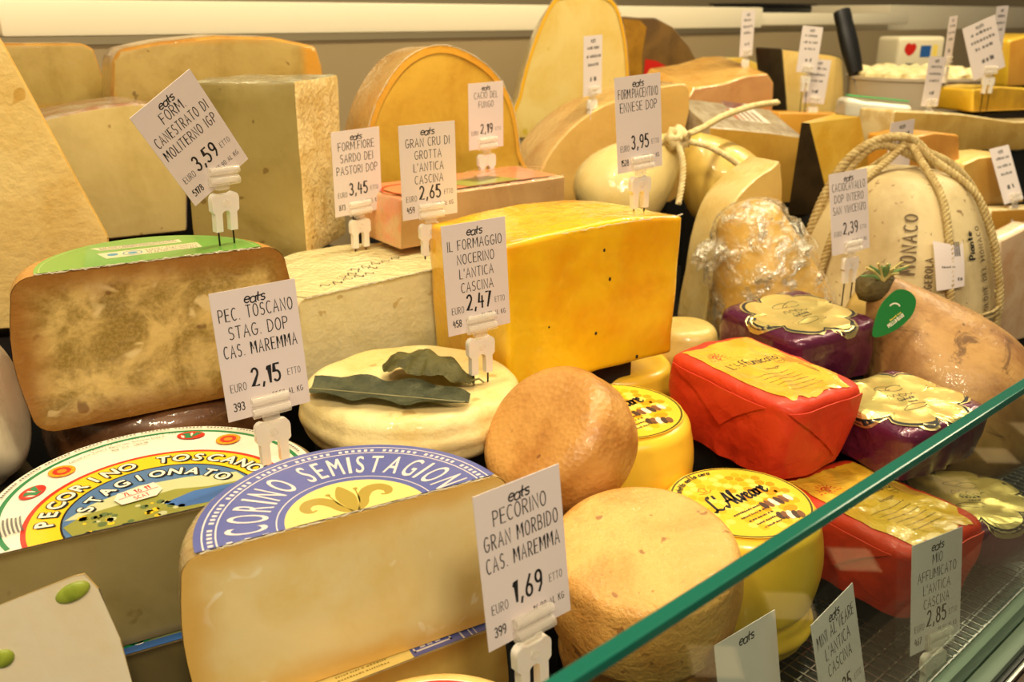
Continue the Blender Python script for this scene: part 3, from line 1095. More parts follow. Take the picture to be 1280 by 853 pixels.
def lily(d, cx, cy, s, m):
    """a stylised lily: centre petal, two curled side petals, stamens, band"""
    P = lambda pts: [(cx + x * s, cy + y * s) for x, y in pts]
    d.poly([p for p in map(tuple, smooth_pts(P([(0, 1.05), (.16, .72), (.17, .45), (.07, .1), (0, 0), (-.07, .1), (-.17, .45), (-.16, .72)]), 5))], m)
    for q in (-1, 1):
        path = smooth_pts([(q * x, y) for x, y in [(.06, .02), (.22, .2), (.30, .45), (.46, .66), (.68, .68), (.80, .52), (.74, .36), (.62, .38)]], 6, False)
        n = len(path)
        vs, fs = [], []
        for i, p in enumerate(path):
            tt = i / (n - 1)
            w = .06 + .20 * math.sin(PI * min(1, tt * 1.05)) ** 1.0
            w = max(w * (1 if tt < .85 else .7), .05)
            tv = (path[min(i + 1, n - 1)] - path[max(i - 1, 0)]).normalized()
            nn = Vector((-tv.y, tv.x)) * w * .5
            vs += [(cx + (p.x + nn.x) * s, cy + (p.y + nn.y) * s), (cx + (p.x - nn.x) * s, cy + (p.y - nn.y) * s)]
        for i in range(n - 1): fs.append((2 * i, 2 * i + 1, 2 * i + 3, 2 * i + 2))
        d.add(vs, fs, m)
        d.stroke(P([(q * .06, .05), (q * .2, .4), (q * .26, .78)]), .03 * s, m)
        d.disc(cx + q * .27 * s, cy + .82 * s, .05 * s, m, n=12)


def lily_label(parent, top, cut, rl):
    d = Draw()
    d.disc(0, 0, rl, m_lb, n=96)
    d.layer()
    for r0, r1 in ((.945, .955), (.865, .875), (.505, .513)): d.rings(r0 * rl, r1 * rl, m_lw)
    for i in range(64):
        a = i * 180 / 63
        if i % 7: d.poly([(rr * rl * math.cos(R(a + da)), rr * rl * math.sin(R(a + da))) for rr, da in ((.890, 0), (.922, 0), (.922, 1.5), (.890, 1.5))], m_lw)
    d.disc(0, 0, .46 * rl, m_cr, n=64)
    d.layer()
    lily(d, .0, .04 * rl, .35 * rl, m_ol)
    s = 'PECORINO SEMISTAGIONATO'
    kx = lambda c: .56 if c != 'I' else .8
    ws = [bfont(c)[2] * kx(c) + .13 if c != ' ' else .30 for c in s]
    per = 152.0 / (sum(ws[2:19]) - ws[18] / 2)
    a = 173.0 + per * (ws[0] + ws[1])
    for i, c in enumerate(s):
        a -= ws[i] * per / 2
        am, a = a, a - ws[i] * per / 2
        if c == ' ' or am < 9 or am > 182: continue
        a_keep, a = a, am
        for bx in (-.0002, .0002): d.solid(c, .565 * rl * math.cos(R(a)) + bx, .565 * rl * math.sin(R(a)), .17 * rl, m_lw, kx(c), ang=R(a - 90), sy=1.5)
        a = a_keep
    return d.build('label', parent, lambda u, v, z: (u, v, top + .001 + z), cut=cut, label='blue label with pale lettering round a cream disc with a lily')


lily_label(t, SE_H, SE_O + .0006, .0885)
film_fold(t, [(-.086, SE_O - .0006, SE_H + .0006), (0, SE_O - .0008, SE_H + .001), (.086, SE_O - .0006, SE_H + .0006)], .0007, 4)
SU_T = SE_T - SE_H - .0022
a_, SU_O = cut_line((445, 853), (597, 794), SU_T, SE_C)
SU_A = a_
u = cut_wheel('half_pecorino', SE_C, SU_T - .098, .098, SE_R - .005, SU_A, SU_O, m_r,
              cheese('semi_paste_low', S(214, 186, 104), S(190, 158, 80), rind=S(170, 130, 58), W=2 * math.sqrt(SE_R ** 2 - SU_O ** 2), H=.098, rw=.02, scale=12, film=.45),
              'lower half wheel showing a strip of blue and cream label under the lily label wheel', corner=.008, seed=5, jig=.0004)
d = Draw()
d.disc(0, 0, .0905, m_cr, n=90)
d.layer()
d.poly([(.022, -.1), (.1, -.1), (.1, .1), (.034, .1)], m_lb)
d.layer()
yb = SU_O
for x0, x1, y0, y1 in ((.030, .056, .004, .0055), (.030, .056, .0125, .014), (.030, .0312, .004, .014), (.0545, .056, .004, .014), (.062, .0632, 0, .02), (.068, .0688, 0, .02), (.0715, .0722, 0, .02)): d.rect(x0, yb + y0, x1, yb + y1, m_lw)
for x in (.035, .040, .0455): d.rect(x, yb + .0065, x + .0034, yb + .011, m_lw)
for i in range(3): d.fine_print(-.02, yb + .004 + .0035 * i, .012, .0016, m_ol, seed=i)
d.build('label', u, lambda x, y, z: (x, y, .0989 + z), cut=SU_O + .0006)
riser(SE_C[0] + .01, SE_C[1] + .03, .12, .09, SU_T - .098)

# ------------------------------------------------------------------ small wheel with the red ring, at the lower edge
RR_C, RR_Z = (.2235, .3065), .05
t = whole_wheel('round_cheese', RR_C, RR_Z, .07, .0675, cheese('ivory_rind', S(236, 200, 124), S(214, 168, 84), scale=16, film=.8), 'ivory wheel with a red ringed dark label at the bottom edge of the counter', corner=.008)
d = Draw()
d.disc(0, 0, .0565, M_LABEL_WHITE, n=64)
d.layer()
d.rings(.0535, .0555, M_RED)
d.disc(0, 0, .0525, plain('label_dark_green', S(84, 86, 44), .4, coat=.5), n=64)
d.layer()
d.build('label', t, lambda x, y, z: (x, y, .0712 + z))
riser(RR_C[0], RR_C[1], .09, .09, RR_Z)

# ------------------------------------------------------------------ wheel with two bay leaves
BY_T = .203
BY_C = (.4045, .5715)
t = whole_wheel('round_cheese', BY_C, BY_T - .042, .042, .0880, cheese('bay_rind', S(240, 220, 160), S(226, 196, 122), spots=S(190, 156, 88), spot_scale=34, spot_cut=.70, scale=16, film=.25, film_str=.2, bump=.4, bscale=60, rough=.5),
                'pale yellow cheese wheel with two bay leaves on top', corner=.013, bulge=.003, jig=.0016, freq=34)
riser(BY_C[0], BY_C[1], .12, .12, BY_T - .042)


def leaf_bm(outline_w, length, zf, nx=30, ny=10, th=.0006):
    bm = bmesh.new()
    top = [[None] * (ny + 1) for _ in range(nx + 1)]
    for i in range(nx + 1):
        tt = i / nx
        for j in range(ny + 1):
            s = j / ny * 2 - 1
            x, y = tt * length, s * outline_w(tt)
            top[i][j] = bm.verts.new((x, y, zf(tt, s)))
    for i in range(nx):
        for j in range(ny): bm.faces.new((top[i][j], top[i + 1][j], top[i + 1][j + 1], top[i][j + 1]))
    bmesh.ops.solidify(bm, geom=bm.faces[:], thickness=th)
    return bm


m_leaf = cheese('bay_leaf_dry', S(116, 118, 86), S(82, 88, 66), scale=60, film=0, rough=.6, bump=.4, bscale=300)
m_leaf2 = cheese('bay_leaf_curled', S(130, 124, 72), S(92, 88, 48), scale=60, film=0, rough=.55, bump=.4, bscale=300)
pa, pb = at(388, 488, BY_T + .002), at(586, 506, BY_T + .002)
dv = pb - pa
lf = thing('bay_leaf', (pa.x, pa.y, BY_T + .0020), math.atan2(dv.y, dv.x), 'long flat grey green bay leaf lying on the pale wheel', 'bay leaf', 'bay leaves on the pale wheel')
wv = lambda t_, s: .0014 + .0022 * (1 + math.sin(t_ * 20 + s * 2)) * abs(s) ** 2 + .003 * abs(s) ** 1.5
L1 = dv.length
from_bm('blade', leaf_bm(lambda t_: .0215 * min(1, (t_ * 5 + .45)) * min(1, ((1 - t_) * 3.0 + .25)) * (1 + .04 * math.sin(t_ * 40)), L1, wv), m_leaf, lf, 60)
from_bm('midrib', tube_bm([(L1 * i / 12, 0, wv(i / 12, 0) + .0003) for i in range(13)], .0006, 6), plain('leaf_rib', S(140, 132, 92), .6), lf, 60)
pc, pd = at(486, 462, BY_T + .004), at(592, 480, BY_T + .004)
dv = pd - pc
lf = thing('bay_leaf', (pc.x, pc.y, BY_T + .0022), math.atan2(dv.y, dv.x), 'small curled brown green bay leaf folded over the long leaf', 'bay leaf', 'bay leaves on the pale wheel')
L2 = dv.length


def curl(t_, s):
    g = 1 - .95 * ((s + .3) / 1.3) ** 2 if s > -.3 else 1 - .45 * ((s + .3) / .7) ** 2
    return .003 + .021 * math.sin(PI * min(1, t_ * .9 + .10)) ** .8 * g + .0018 * math.sin(t_ * 17 + s * 4) + .0008 * math.sin(t_ * 43)


from_bm('blade', leaf_bm(lambda t_: .027 * min(1, t_ * 4 + .35) * min(1, (1 - t_) * 2.2 + .18) * (1 + .08 * math.sin(t_ * 31)), L2, curl), m_leaf2, lf, 60)
from_bm('stalk', tube_bm([(L2 * .97, 0, curl(.97, 0)), (L2 * 1.05, .002, .006), (L2 * 1.10, .003, .003)], .0009, 6), m_leaf2, lf)

# ------------------------------------------------------------------ yellow block with peppercorns
YL, YR_ = at(640, 492, .17), at(838, 442, .17)
ya = math.atan2(YR_.y - YL.y, YR_.x - YL.x)
yw, yd, yh = (YR_ - YL).length + .004, .135, .137
YM = (YL + YR_) / 2
k = NT('saffron_paste')
f = k.map(k.noise(9, 4, .55), .38, .64)
c = k.mix(f, S(250, 204, 24), S(236, 164, 6))
c = k.mix(k.map(k.noise(40, 4, .6), .5, .8, 0, .22), c, S(250, 218, 70))
k.l(c, k.b.inputs['Base Color'])
k.b.inputs['Roughness'].default_value = .35
k.b.inputs['Subsurface Weight'].default_value = .12
k.b.inputs['Subsurface Radius'].default_value = (1, .5, .1)
k.b.inputs['Subsurface Scale'].default_value = .01
k.l(k.bump(k.noise(26, 3, .5), .25, .004), k.b.inputs['Normal'])
k.film(1.0, 40, .7)
m_y = k.m
t = thing('cheese_block', (YM.x, YM.y, .17), ya, 'bright yellow saffron block dotted with black peppercorns', 'cheese')
bm = bmesh.new()
bmesh.ops.create_cube(bm, size=1)
for v in bm.verts: v.co = Vector((v.co.x * yw * (1.0 if v.co.z < 0 else 1.05), (v.co.y + .5) * yd, (v.co.z + .5) * yh))
bmesh.ops.subdivide_edges(bm, edges=bm.edges[:], cuts=14, use_grid_fill=True)
bevel_all(bm, .005, 3)
for v in bm.verts:
    q = v.co
    if q.z > yh * .7: q.z += .004 * math.sin(q.x * 24 + 1.2) * (q.z / yh - .7) / .3 - .006 * (q.y / yd) * (q.z / yh - .7) / .3
jiggle(bm, .0018, 24, 3)
from_bm('paste', bm, m_y, t, 60)
film_fold(t, [(-yw * .5, -.001, yh - .001), (-.03, -.0015, yh - .0005), (.03, -.0015, yh + .001), (yw * .52, -.001, yh)], .0008, 6)
rnd = random.Random(12)
m_pep = plain('peppercorn', S(40, 30, 18), .5, bump=(300, .4, .001))
for px, py in ((854, 281), (755, 313), (762, 349), (686, 409), (745, 417), (796, 446)):
    x, z = onplane(px, py, (YM.x, YM.y, .17), ya)
    r = rnd.uniform(.0014, .0022)
    if (px, py) == (854, 281): r, x = .003, yw * .5
    b2 = bmesh.new()
    bmesh.ops.create_icosphere(b2, subdivisions=2, radius=r)
    for v in b2.verts: v.co = Vector((v.co.x + x, v.co.y * .6 + .0002 + (0.002 if r > .0025 else 0), v.co.z * 1.2 + z))
    from_bm('peppercorn', b2, m_pep, t, 60)
riser(YM.x - .045 * math.sin(ya), YM.y + .07, .13, .10, .17, ya)


# ------------------------------------------------------------------ golden rough wheels
def gold(name, c1, c2):
    return cheese(name, c1, c2, spots=S(150, 100, 46), spot_scale=90, spot_cut=.70, scale=22, film=.35, film_scale=160, film_str=.5, bump=.55, bscale=260, rough=.5)


m_gold = gold('golden_rind', S(230, 178, 96), S(212, 150, 70))
m_gold2 = gold('brown_golden_rind', S(202, 148, 74), S(172, 112, 46))
GM_C = (.4145, .331)
t = whole_wheel('round_cheese', (GM_C[0], GM_C[1]), .099, .066, .0615, m_gold, 'golden rough skinned cheese wheel leaning forward beside the pecorino gran morbido tag', corner=.010, bulge=.003, jig=.0012, freq=30, seed=8)
lean(t, (-GM_C[0], -GM_C[1]), 11)
whole_wheel('round_cheese', (.428, .340), .036, .058, .055, m_gold2, 'golden brown wheel lying under the leaning golden wheel', corner=.016, jig=.0015, freq=30, seed=9)
riser(.428, .340, .07, .07, .036)
OG = Vector((.4400, .4385, .135))
t = thing('round_cheese', OG, 0, 'brown golden wheel tipped on its side with a net patterned rim', 'cheese')
k = NT('net_golden_rind')
c = k.mix(k.map(k.noise(22, 5, .6), .38, .66), S(206, 150, 76), S(176, 116, 48))
sp = k.map(k.noise(80, 2), .70, .75)
k.l(k.mix(sp, c, S(136, 84, 36)), k.b.inputs['Base Color'])
k.b.inputs['Roughness'].default_value = .45
wv1 = k.n('ShaderNodeTexVoronoi')
wv1.inputs['Scale'].default_value = 260
k.l(k.coord(), wv1.inputs['Vector'])
k.l(k.bump(k.math('ADD', wv1.outputs['Distance'], k.math('MULTIPLY', k.noise(60, 4), .5)), .45, .0012), k.b.inputs['Normal'])
k.film(.4, 120, .5)
b = jiggle(lathe_bm(wheel_profile(.055, .062, .016, .003), 96), .0014, 20, 11)
for v in b.verts: v.co.z -= .035
Mq = Matrix.Rotation(R(42), 3, Vector((0, 0, 1)).cross(Vector((-.95, .1, 0)).normalized()))
bmesh.ops.transform(b, matrix=Mq.to_4x4(), verts=b.verts[:])
for v in b.verts: v.co.z += .049
from_bm('rind', b, k.m, t, 60)
riser(OG.x + .005, OG.y, .06, .06, .128)

# ------------------------------------------------------------------ yellow waxed wheels with the honeycomb label
m_wax = plain('yellow_wax', S(250, 206, 62), .28, coat=.35, sss=.12, bump=(14, .08, .004))
m_hon = [plain('honey_%d' % i, c, .3, coat=.5) for i, c in enumerate((S(250, 206, 58), S(246, 184, 34), S(252, 222, 104), S(240, 158, 26)))]
m_bee1, m_bee2 = plain('bee_brown', S(128, 78, 44), .5), plain('bee_dark', S(70, 46, 34), .5)


def honey_label(parent, top, rl, ang):
    d = Draw()
    d.disc(0, 0, rl, m_hon[0], n=72)
    d.layer()
    d.rings(.955 * rl, .985 * rl, plain('label_olive_ring', S(84, 78, 24), .4))
    rnd = random.Random(5)
    s = .085 * rl
    for q in range(-8, 9):
        for w in range(-8, 9):
            x, y = s * 1.732 * (q + w / 2), s * 1.5 * w
            if math.hypot(x, y) > .80 * rl: continue
            low = x > -.05 * rl and abs(y) < .6 * rl
            m = rnd.choice(m_hon[1:]) if low else rnd.choice([m_hon[1], m_hon[0], m_hon[2], m_hon[2]])
            d.poly([(x + s * .86 * math.cos(R(60 * i + 30)), y + s * .86 * math.sin(R(60 * i + 30))) for i in range(6)], m)
    d.layer()
    co, so = math.cos(ang), math.sin(ang)
    T = lambda x, y: ((x * co - y * so) * rl, (x * so + y * co) * rl)
    # little house emblem
    for st in ([(-.56, .44), (-.44, .54), (-.30, .46)], [(-.50, .44), (-.50, .34), (-.36, .34), (-.36, .45)], [(-.62, .33), (-.5, .27), (-.34, .27), (-.24, .33)]): d.stroke([T(-.22 + .6 * (x + .42), .50 + .6 * (y - .4)) for x, y in st], .022 * rl, M_ORANGE)
    # the script name
    def script(x, y, h, strokes):
        for st in strokes: d.stroke([T(x + px * h + .16 * py * h, y + py * h) for px, py in [tuple(p) for p in smooth_pts(st, 5, False)]], .052 * rl, M_INK, pen=R(40) + ang)
    h = .34
    script(-.50, -.03, h, [[(.3, .95), (.36, 1.05), (.2, 1.0), (.12, .5), (.05, .05), (-.12, .0), (.1, .08), (.34, .0), (.5, .12)], [(.60, 1.05), (.56, .82)],
                           [(.62, .1), (.72, 0), (.92, .4), (1.16, 1.02), (1.14, .5), (1.2, .02)], [(.84, .38), (1.2, .40)],
                           [(1.26, .2), (1.48, .8), (1.5, 1.0), (1.4, .9), (1.38, .2), (1.46, .0), (1.56, .15)],
                           [(1.56, .45), (1.64, .44), (1.68, .0), (1.84, .44), (1.90, .40)],
                           [(1.94, .2), (2.1, .32), (2.06, .46), (1.96, .36), (1.96, .08), (2.08, .0), (2.2, .12)],
                           [(2.46, .40), (2.32, .46), (2.22, .2), (2.32, .0), (2.44, .2), (2.5, .46), (2.48, .06), (2.58, .04)],
                           [(2.62, .3), (2.68, .46), (2.66, .0), (2.70, .3), (2.84, .46), (2.90, .36)],
                           [(2.92, .2), (3.06, .30), (3.04, .46), (2.94, .36), (2.94, .08), (3.06, .0), (3.20, .14)]])
    # bees and grubs on the comb
    for px_, py_, rr_, c_ in ((.52, -.30, .13, 3), (.62, -.42, .10, 1), (.40, -.55, .12, 3), (.55, -.10, .10, 3), (.30, -.66, .09, 1), (.66, -.12, .07, 3)):
        d.disc(*T(px_, py_), rr_ * rl, m_hon[c_], rr_ * .7 * rl, n=16, rot=ang)
    d.disc(*T(.60, -.34), .055 * rl, plain('honey_red', S(232, 96, 24), .3, coat=.5), .035 * rl, n=12, rot=ang)
    d.layer()
    for bx, by, rot, L, n in ((.30, -.30, -.1, .46, 6), (.20, -.64, -.5, .30, 5)):
        for i in range(n):
            tt = i / (n - 1)
            x, y = bx + (tt - .3) * L * math.cos(rot), by + (tt - .3) * L * math.sin(rot)
            px, py = T(x, y)
            d.disc(px, py, .050 * rl, [m_bee2, m_bee1, M_LABEL_WHITE][i % 3], .115 * rl * (1 - .35 * abs(tt - .5)), n=14, rot=ang + rot)
            d.layer(.3)
    for i in range(5): d.fine_print(*T(-.42 + .03 * i, -.26 - .11 * i), T(.0, 0)[0] + .06 * rl, .035 * rl, m_bee2, ang=ang, seed=i)
    d.layer()
    for a, s_ in ((118, 'sapore protetto nella cera'),):
        for i, c in enumerate(s_):
            if c == ' ': continue
            aa = R(150 - 88 * i / len(s_)) + ang + R(10)
            d.hand(c, .83 * rl * math.cos(aa), .83 * rl * math.sin(aa), .105 * rl, M_INK, .16, .9, slant=.25, ang=aa - PI / 2)
    return d.build('label', parent, lambda u, v, z: (u, v, top + .0006 + z), label='round honeycomb label lettered in black script')


def alveare(x, y, z0, H, rim, rl, label, show=True):
    t = whole_wheel('waxed_cheese', (x, y), z0, H, rim, m_wax, label, corner=.013, bulge=.004, jig=.0003, group='yellow waxed wheels')
    if show: honey_label(t, H, rl, R(-6))
    return t


alveare(.548, .478, .083, .080, .0655, .0585, 'yellow waxed wheel with a honeycomb label between the golden wheel and the upper red parcel')
alveare(.5475, .3465, .047, .083, .0610, .0540, 'yellow waxed wheel with a honeycomb label standing behind the glass edge')
alveare(.5575, .350, .0085, .038, .058, .052, 'yellow waxed wheel at the bottom of its stack behind the glass', False)
riser(.548, .478, .09, .09, .083)

# ------------------------------------------------------------------ paper parcels
class Parcel:
    """wrapped wheel: flat top, rounded shoulder, pleated sides that taper to the base"""

    def __init__(s, a, b, h, e, c=.010, taper=.88, crumple=.0022, seed=0.0, pleats=0.0, bulge=.04):
        s.a, s.b, s.h, s.e, s.c, s.taper, s.cr, s.seed, s.pleats, s.bulge = a, b, h, e, c, taper, crumple, seed, pleats, bulge

    def rim(s, th):
        co, si = abs(math.cos(th)), abs(math.sin(th))
        return ((co / s.a) ** s.e + (si / s.b) ** s.e) ** (-1 / s.e)

    def pos(s, rho, th, lift=0.0):
        rr = s.rim(th)
        k0 = 1 - s.c / min(s.a, s.b)
        if rho <= k0: x, z = rho, s.h
        elif rho <= 1:
            t = (rho - k0) / (1 - k0)
            x, z = k0 + (1 - k0) * math.sin(t * PI / 2), s.h - s.c * (1 - math.cos(t * PI / 2))
        else:
            z = s.h - s.c - (rho - 1) * min(s.a, s.b)
            q = max(0.0, min(1.0, 1 - z / (s.h - s.c)))
            x = 1 + s.bulge * math.sin(q * PI) - (1 - s.taper) * q * q
            x += s.pleats * q * math.sin(th * 11 + 2 * math.sin(th * 3 + s.seed)) * .5
        p = Vector((rr * x * math.cos(th), rr * x * math.sin(th), z))
        n1 = noise.noise(p * 30 + Vector((s.seed, 0, 0)))
        n2 = 1 - abs(noise.noise(p * 46 + Vector((0, s.seed, 3)))) * 2
        n3 = 1 - abs(noise.noise(p * 22 + Vector((s.seed, 7, 0)))) * 2
        d = (n1 * .5 + n2 * .35 + n3 * .6) * s.cr
        out = Vector((math.cos(th) * (0 if rho < k0 else 1), math.sin(th) * (0 if rho < k0 else 1), 1 if rho < 1 else .1)).normalized()
        return p + out * (d + lift)

    def rho_of(s, u, v):
        th = math.atan2(v, u)
        return math.hypot(u, v) / s.rim(th), th

    def surf(s, u, v, lift):
        r, th = s.rho_of(u, v)
        return s.pos(r, th, lift)

    def body(s, n=128):
        bm = bmesh.new()
        rmax = 1 + (s.h - s.c) / min(s.a, s.b)
        lv = [i / 10 for i in range(1, 8)] + [.75 + .25 * i / 8 for i in range(0, 9)] + [1 + (rmax - 1) * i / 22 for i in range(1, 23)]
        ctr = bm.verts.new(s.pos(0, 0))
        prev = None
        for r in lv:
            ring = [bm.verts.new(s.pos(r, 2 * PI * i / n)) for i in range(n)]
            for i in range(n):
                j = (i + 1) % n
                if prev is None: bm.faces.new((ctr, ring[i], ring[j]))
                else: bm.faces.new((prev[i], ring[i], ring[j], prev[j]))
            prev = ring
        bm.faces.new(prev[::-1])
        return bm


def blob(d, bnd, m, steps=10):
    """a patch filled in rings so that it can drape"""
    cx, cy = sum(p[0] for p in bnd) / len(bnd), sum(p[1] for p in bnd) / len(bnd)
    n = len(bnd)
    vs = [(cx, cy)]
    fs = []
    for k_ in range(1, steps + 1):
        vs += [(cx + (x - cx) * k_ / steps, cy + (y - cy) * k_ / steps) for x, y in bnd]
    for i in range(n):
        fs.append((0, 1 + i, 1 + (i + 1) % n))
        for k_ in range(steps - 1):
            a, b = 1 + k_ * n, 1 + (k_ + 1) * n
            fs.append((a + i, b + i, b + (i + 1) % n, a + (i + 1) % n))
    d.add(vs, fs, m)


m_redp = plain('red_wrapping_paper', S(204, 54, 20), .55, coat=.12, bump=(46, .45, .004, 1.0))
m_foil = cheese('gold_yellow_foil', S(240, 196, 66), S(226, 172, 40), scale=20, film=1.0, film_scale=46, film_str=.5, rough=.3, bump=.25, bscale=60, fine=False)
m_curl = plain('scroll_brown', S(196, 140, 48), .4, coat=.5)


def side_flap(P, t, th0, th1, thm, r1, m):
    """a folded triangle of paper lying on the side of a parcel"""
    bm = bmesh.new()
    n = 14
    rows = []
    for i in range(n + 1):
        f = i / n
        a, b = th0 + (thm - th0) * f, th1 + (thm - th1) * f
        rows.append([bm.verts.new(P.pos(1.0 + (r1 - 1.0) * f, R(a + (b - a) * j / n), .0016 * (1 - .3 * f))) for j in range(n + 1)])
    for r0_, r1_ in zip(rows, rows[1:]):
        for j in range(n): bm.faces.new((r0_[j], r0_[j + 1], r1_[j + 1], r1_[j]))
    bmesh.ops.remove_doubles(bm, verts=bm.verts[:], dist=1e-5)
    bmesh.ops.solidify(bm, geom=bm.faces[:], thickness=.0012)
    return from_bm('folded_flap', bm, m, t, 30)


def red_parcel(loc, rz, label, seed, P):
    t = thing('paper_parcel', loc, rz, label, 'wrapped cheese', 'red paper parcels')
    from_bm('wrapper', P.body(), m_redp, t, 35, )
    side_flap(P, t, -122, -60, -72, 2.15, m_redp)
    side_flap(P, t, 128, 226, 186, 1.7, m_redp)
    a, b = P.a, P.b
    d = Draw(.00012)
    edge = [(-.86, -.42), (-.70, -.86), (-.2, -.90), (.35, -.88), (.62, -.92), (.70, -.74), (.84, -.66), (.80, -.1), (.86, .3), (.80, .78), (.3, .84), (-.3, .82), (-.74, .86), (-.84, .4)]
    rnd = random.Random(seed)
    bnd = []
    for i, p in enumerate(edge):
        q = edge[(i + 1) % len(edge)]
        for j in range(6):
            f = j / 6
            bnd.append(((p[0] + (q[0] - p[0]) * f + rnd.uniform(-.012, .012)) * a, (p[1] + (q[1] - p[1]) * f + rnd.uniform(-.012, .012)) * b))
    blob(d, bnd, m_foil, 14)
    d.layer()
    # sun emblem
    cx, cy = -.42 * a, .46 * b
    d.rings(.09 * a, .12 * a, M_RED, 0, 180, 16, cx, cy)
    d.rings(.03 * a, .06 * a, M_RED, 0, 360, 14, cx, cy)
    for i in range(9):
        an = R(22 * i)
        d.stroke([(cx + .15 * a * math.cos(an), cy + .15 * a * math.sin(an)), (cx + .21 * a * math.cos(an), cy + .21 * a * math.sin(an))], .02 * a, M_RED)
    for i in range(7): d.disc(cx - .24 * a + .08 * a * i, cy - .07 * a - .02 * a * math.sin(i * PI / 6), .02 * a, M_RED, n=8)
    d.hand("L'Affumicato", -.02 * a, .08 * b, .23 * a, M_INK, .11, .9, .12, slant=.05)
    d.hand('formaggio', .12 * a, -.10 * b, .085 * a, m_bee2, .10, .9, .14, slant=.15)
    for i in range(6): d.fine_print(-.52 * a + .03 * a * i, (-.22 - .095 * i) * b, (.30 + .02 * i) * a, .026 * a, m_bee2, seed=seed + i)
    d.rings(.088 * a, .096 * a, m_bee2, cx=.48 * a, cy=.02 * b, n=24)
    d.fine_print(.43 * a, .01 * b, .53 * a, .03 * a, m_bee2)
    d.poly([(.62 * a, .2 * b), (.76 * a, .14 * b), (.78 * a, -.3 * b), (.66 * a, -.5 * b), (.64 * a, -.2 * b), (.58 * a, -.05 * b)], m_curl)
    d.stroke([(.62 * a, .2 * b), (.58 * a, -.05 * b), (.65 * a, -.22 * b), (.66 * a, -.5 * b)], .012 * a, M_INK)
    d.build('label', t, lambda u, v, z: P.surf(u, v, .0007 + z), label='torn edged gold label with black lettering')
    return t


PR = Parcel(.050, .074, .074, 7.0, .006, .90, .0030, 1.3, .04, .015)
rp = red_parcel((.688, .428, .107), R(-9), 'red paper parcel with a gold label, the upper one in front of the purple parcel', 3, PR)
lean(rp, (-.3, -.9), 2)
PR2 = Parcel(.050, .070, .062, 7.0, .006, .92, .0030, 4.1, .04, .015)
rp = red_parcel((.682, .303, .036), R(-9), 'red paper parcel with a gold label, the lower one partly behind the glass', 8, PR2)
riser(.682, .303, .07, .09, .036)
riser(.69, .455, .07, .06, .104)

m_purp = plain('purple_foil', S(92, 30, 62), .30, .25, coat=.6, bump=(60, .5, .004, 1.0))
k = NT('gold_foil')
k.b.inputs['Base Color'].default_value = S(248, 224, 140)
k.b.inputs['Metallic'].default_value = .75
k.b.inputs['Roughness'].default_value = .30
k.l(k.bump(k.noise(22, 2, .5, .6), .22, .005), k.b.inputs['Normal'])
m_goldf = k.m
m_gold_rim = plain('gold_foil_rim', S(246, 226, 160), .3, .9)


def purple_parcel(loc, rz, label, P, seed, scallop=.96, n=7):
    t = thing('foil_parcel', loc, rz, label, 'wrapped cheese', 'purple foil parcels')
    from_bm('wrapper', P.body(), m_purp, t, 30)
    d = Draw(.00016)

    def lobes(r0):
        out = []
        for i in range(n):
            for j in range(10):
                f = j / 10
                a_ = 2 * PI * (i + f) / n
                r = r0 * (.82 + .20 * math.sin(PI * f) ** .5)
                out.append((r * P.a * math.cos(a_), r * P.b * math.sin(a_)))
        return out
    blob(d, lobes(1.05 * scallop), m_gold_rim, 16)
    d.layer()
    blob(d, lobes(1.01 * scallop), M_INK, 16)
    d.layer()
    blob(d, lobes(.95 * scallop), m_goldf, 16)
    d.layer()
    m_ln = plain('label_thin_black', S(50, 44, 30), .5)
    for cx, cy, rx, ry in ((-.05, .42, .16, .09), (.14, .34, .17, .10), (-.12, -.34, .24, .08)):
        d.stroke([(P.a * (cx + rx * math.cos(R(20 * i))), P.b * (cy + ry * math.sin(R(20 * i)) * (1 + .3 * math.cos(R(20 * i))))) for i in range(17)], .0007, m_ln)
    rnd = random.Random(seed)
    for x0, y0 in ((-.22, .10), (-.02, .02), (-.16, -.06)):
        d.stroke([tuple(p) for p in smooth_pts([(P.a * (x0 + .055 * i), P.b * (y0 + (.07 if i % 2 else -.01) * (1 + .4 * math.sin(i * 2.1)))) for i in range(7)], 4, False)], .0006, m_ln)
    d.fine_print(-.14 * P.a, -.10 * P.b, .14 * P.a, .06 * P.a, m_ln)
    d.fine_print(-.08 * P.a, -.20 * P.b, .09 * P.a, .05 * P.a, m_ln)
    d.build('label', t, lambda u, v, z: P.surf(u, v, .0008 + z), label='gold foil label with a scalloped black edge')
    return t


PP = Parcel(.058, .058, .056, 7.0, .006, .95, .0028, 2.2, .05, .015)
pp = purple_parcel((.824, .474, .136), R(-12), 'purple foil parcel with a scalloped gold label behind the upper red parcel', PP, 1)
lean(pp, (-.8, -.5), 4)
riser(.832, .482, .09, .09, .130)
PP2 = Parcel(.057, .053, .046, 7.0, .006, .95, .0026, 5.2, .05, .015)
pp = purple_parcel((.786, .338, .1045), R(-12), 'purple foil parcel with a scalloped gold label in front of the brown caciocavallo', PP2, 2, 1.02)
lean(pp, (-.8, -.45), 3)
riser(.795, .362, .05, .05, .103)
PP3 = Parcel(.058, .052, .040, 3.0, .009, .92, .0020, 7.7, .06)
purple_parcel((.808, .2755, .026), R(-38), 'purple foil parcel with a gold label seen through the glass, the lowest one', PP3, 3, .98)
riser(.812, .28, .06, .05, .026)


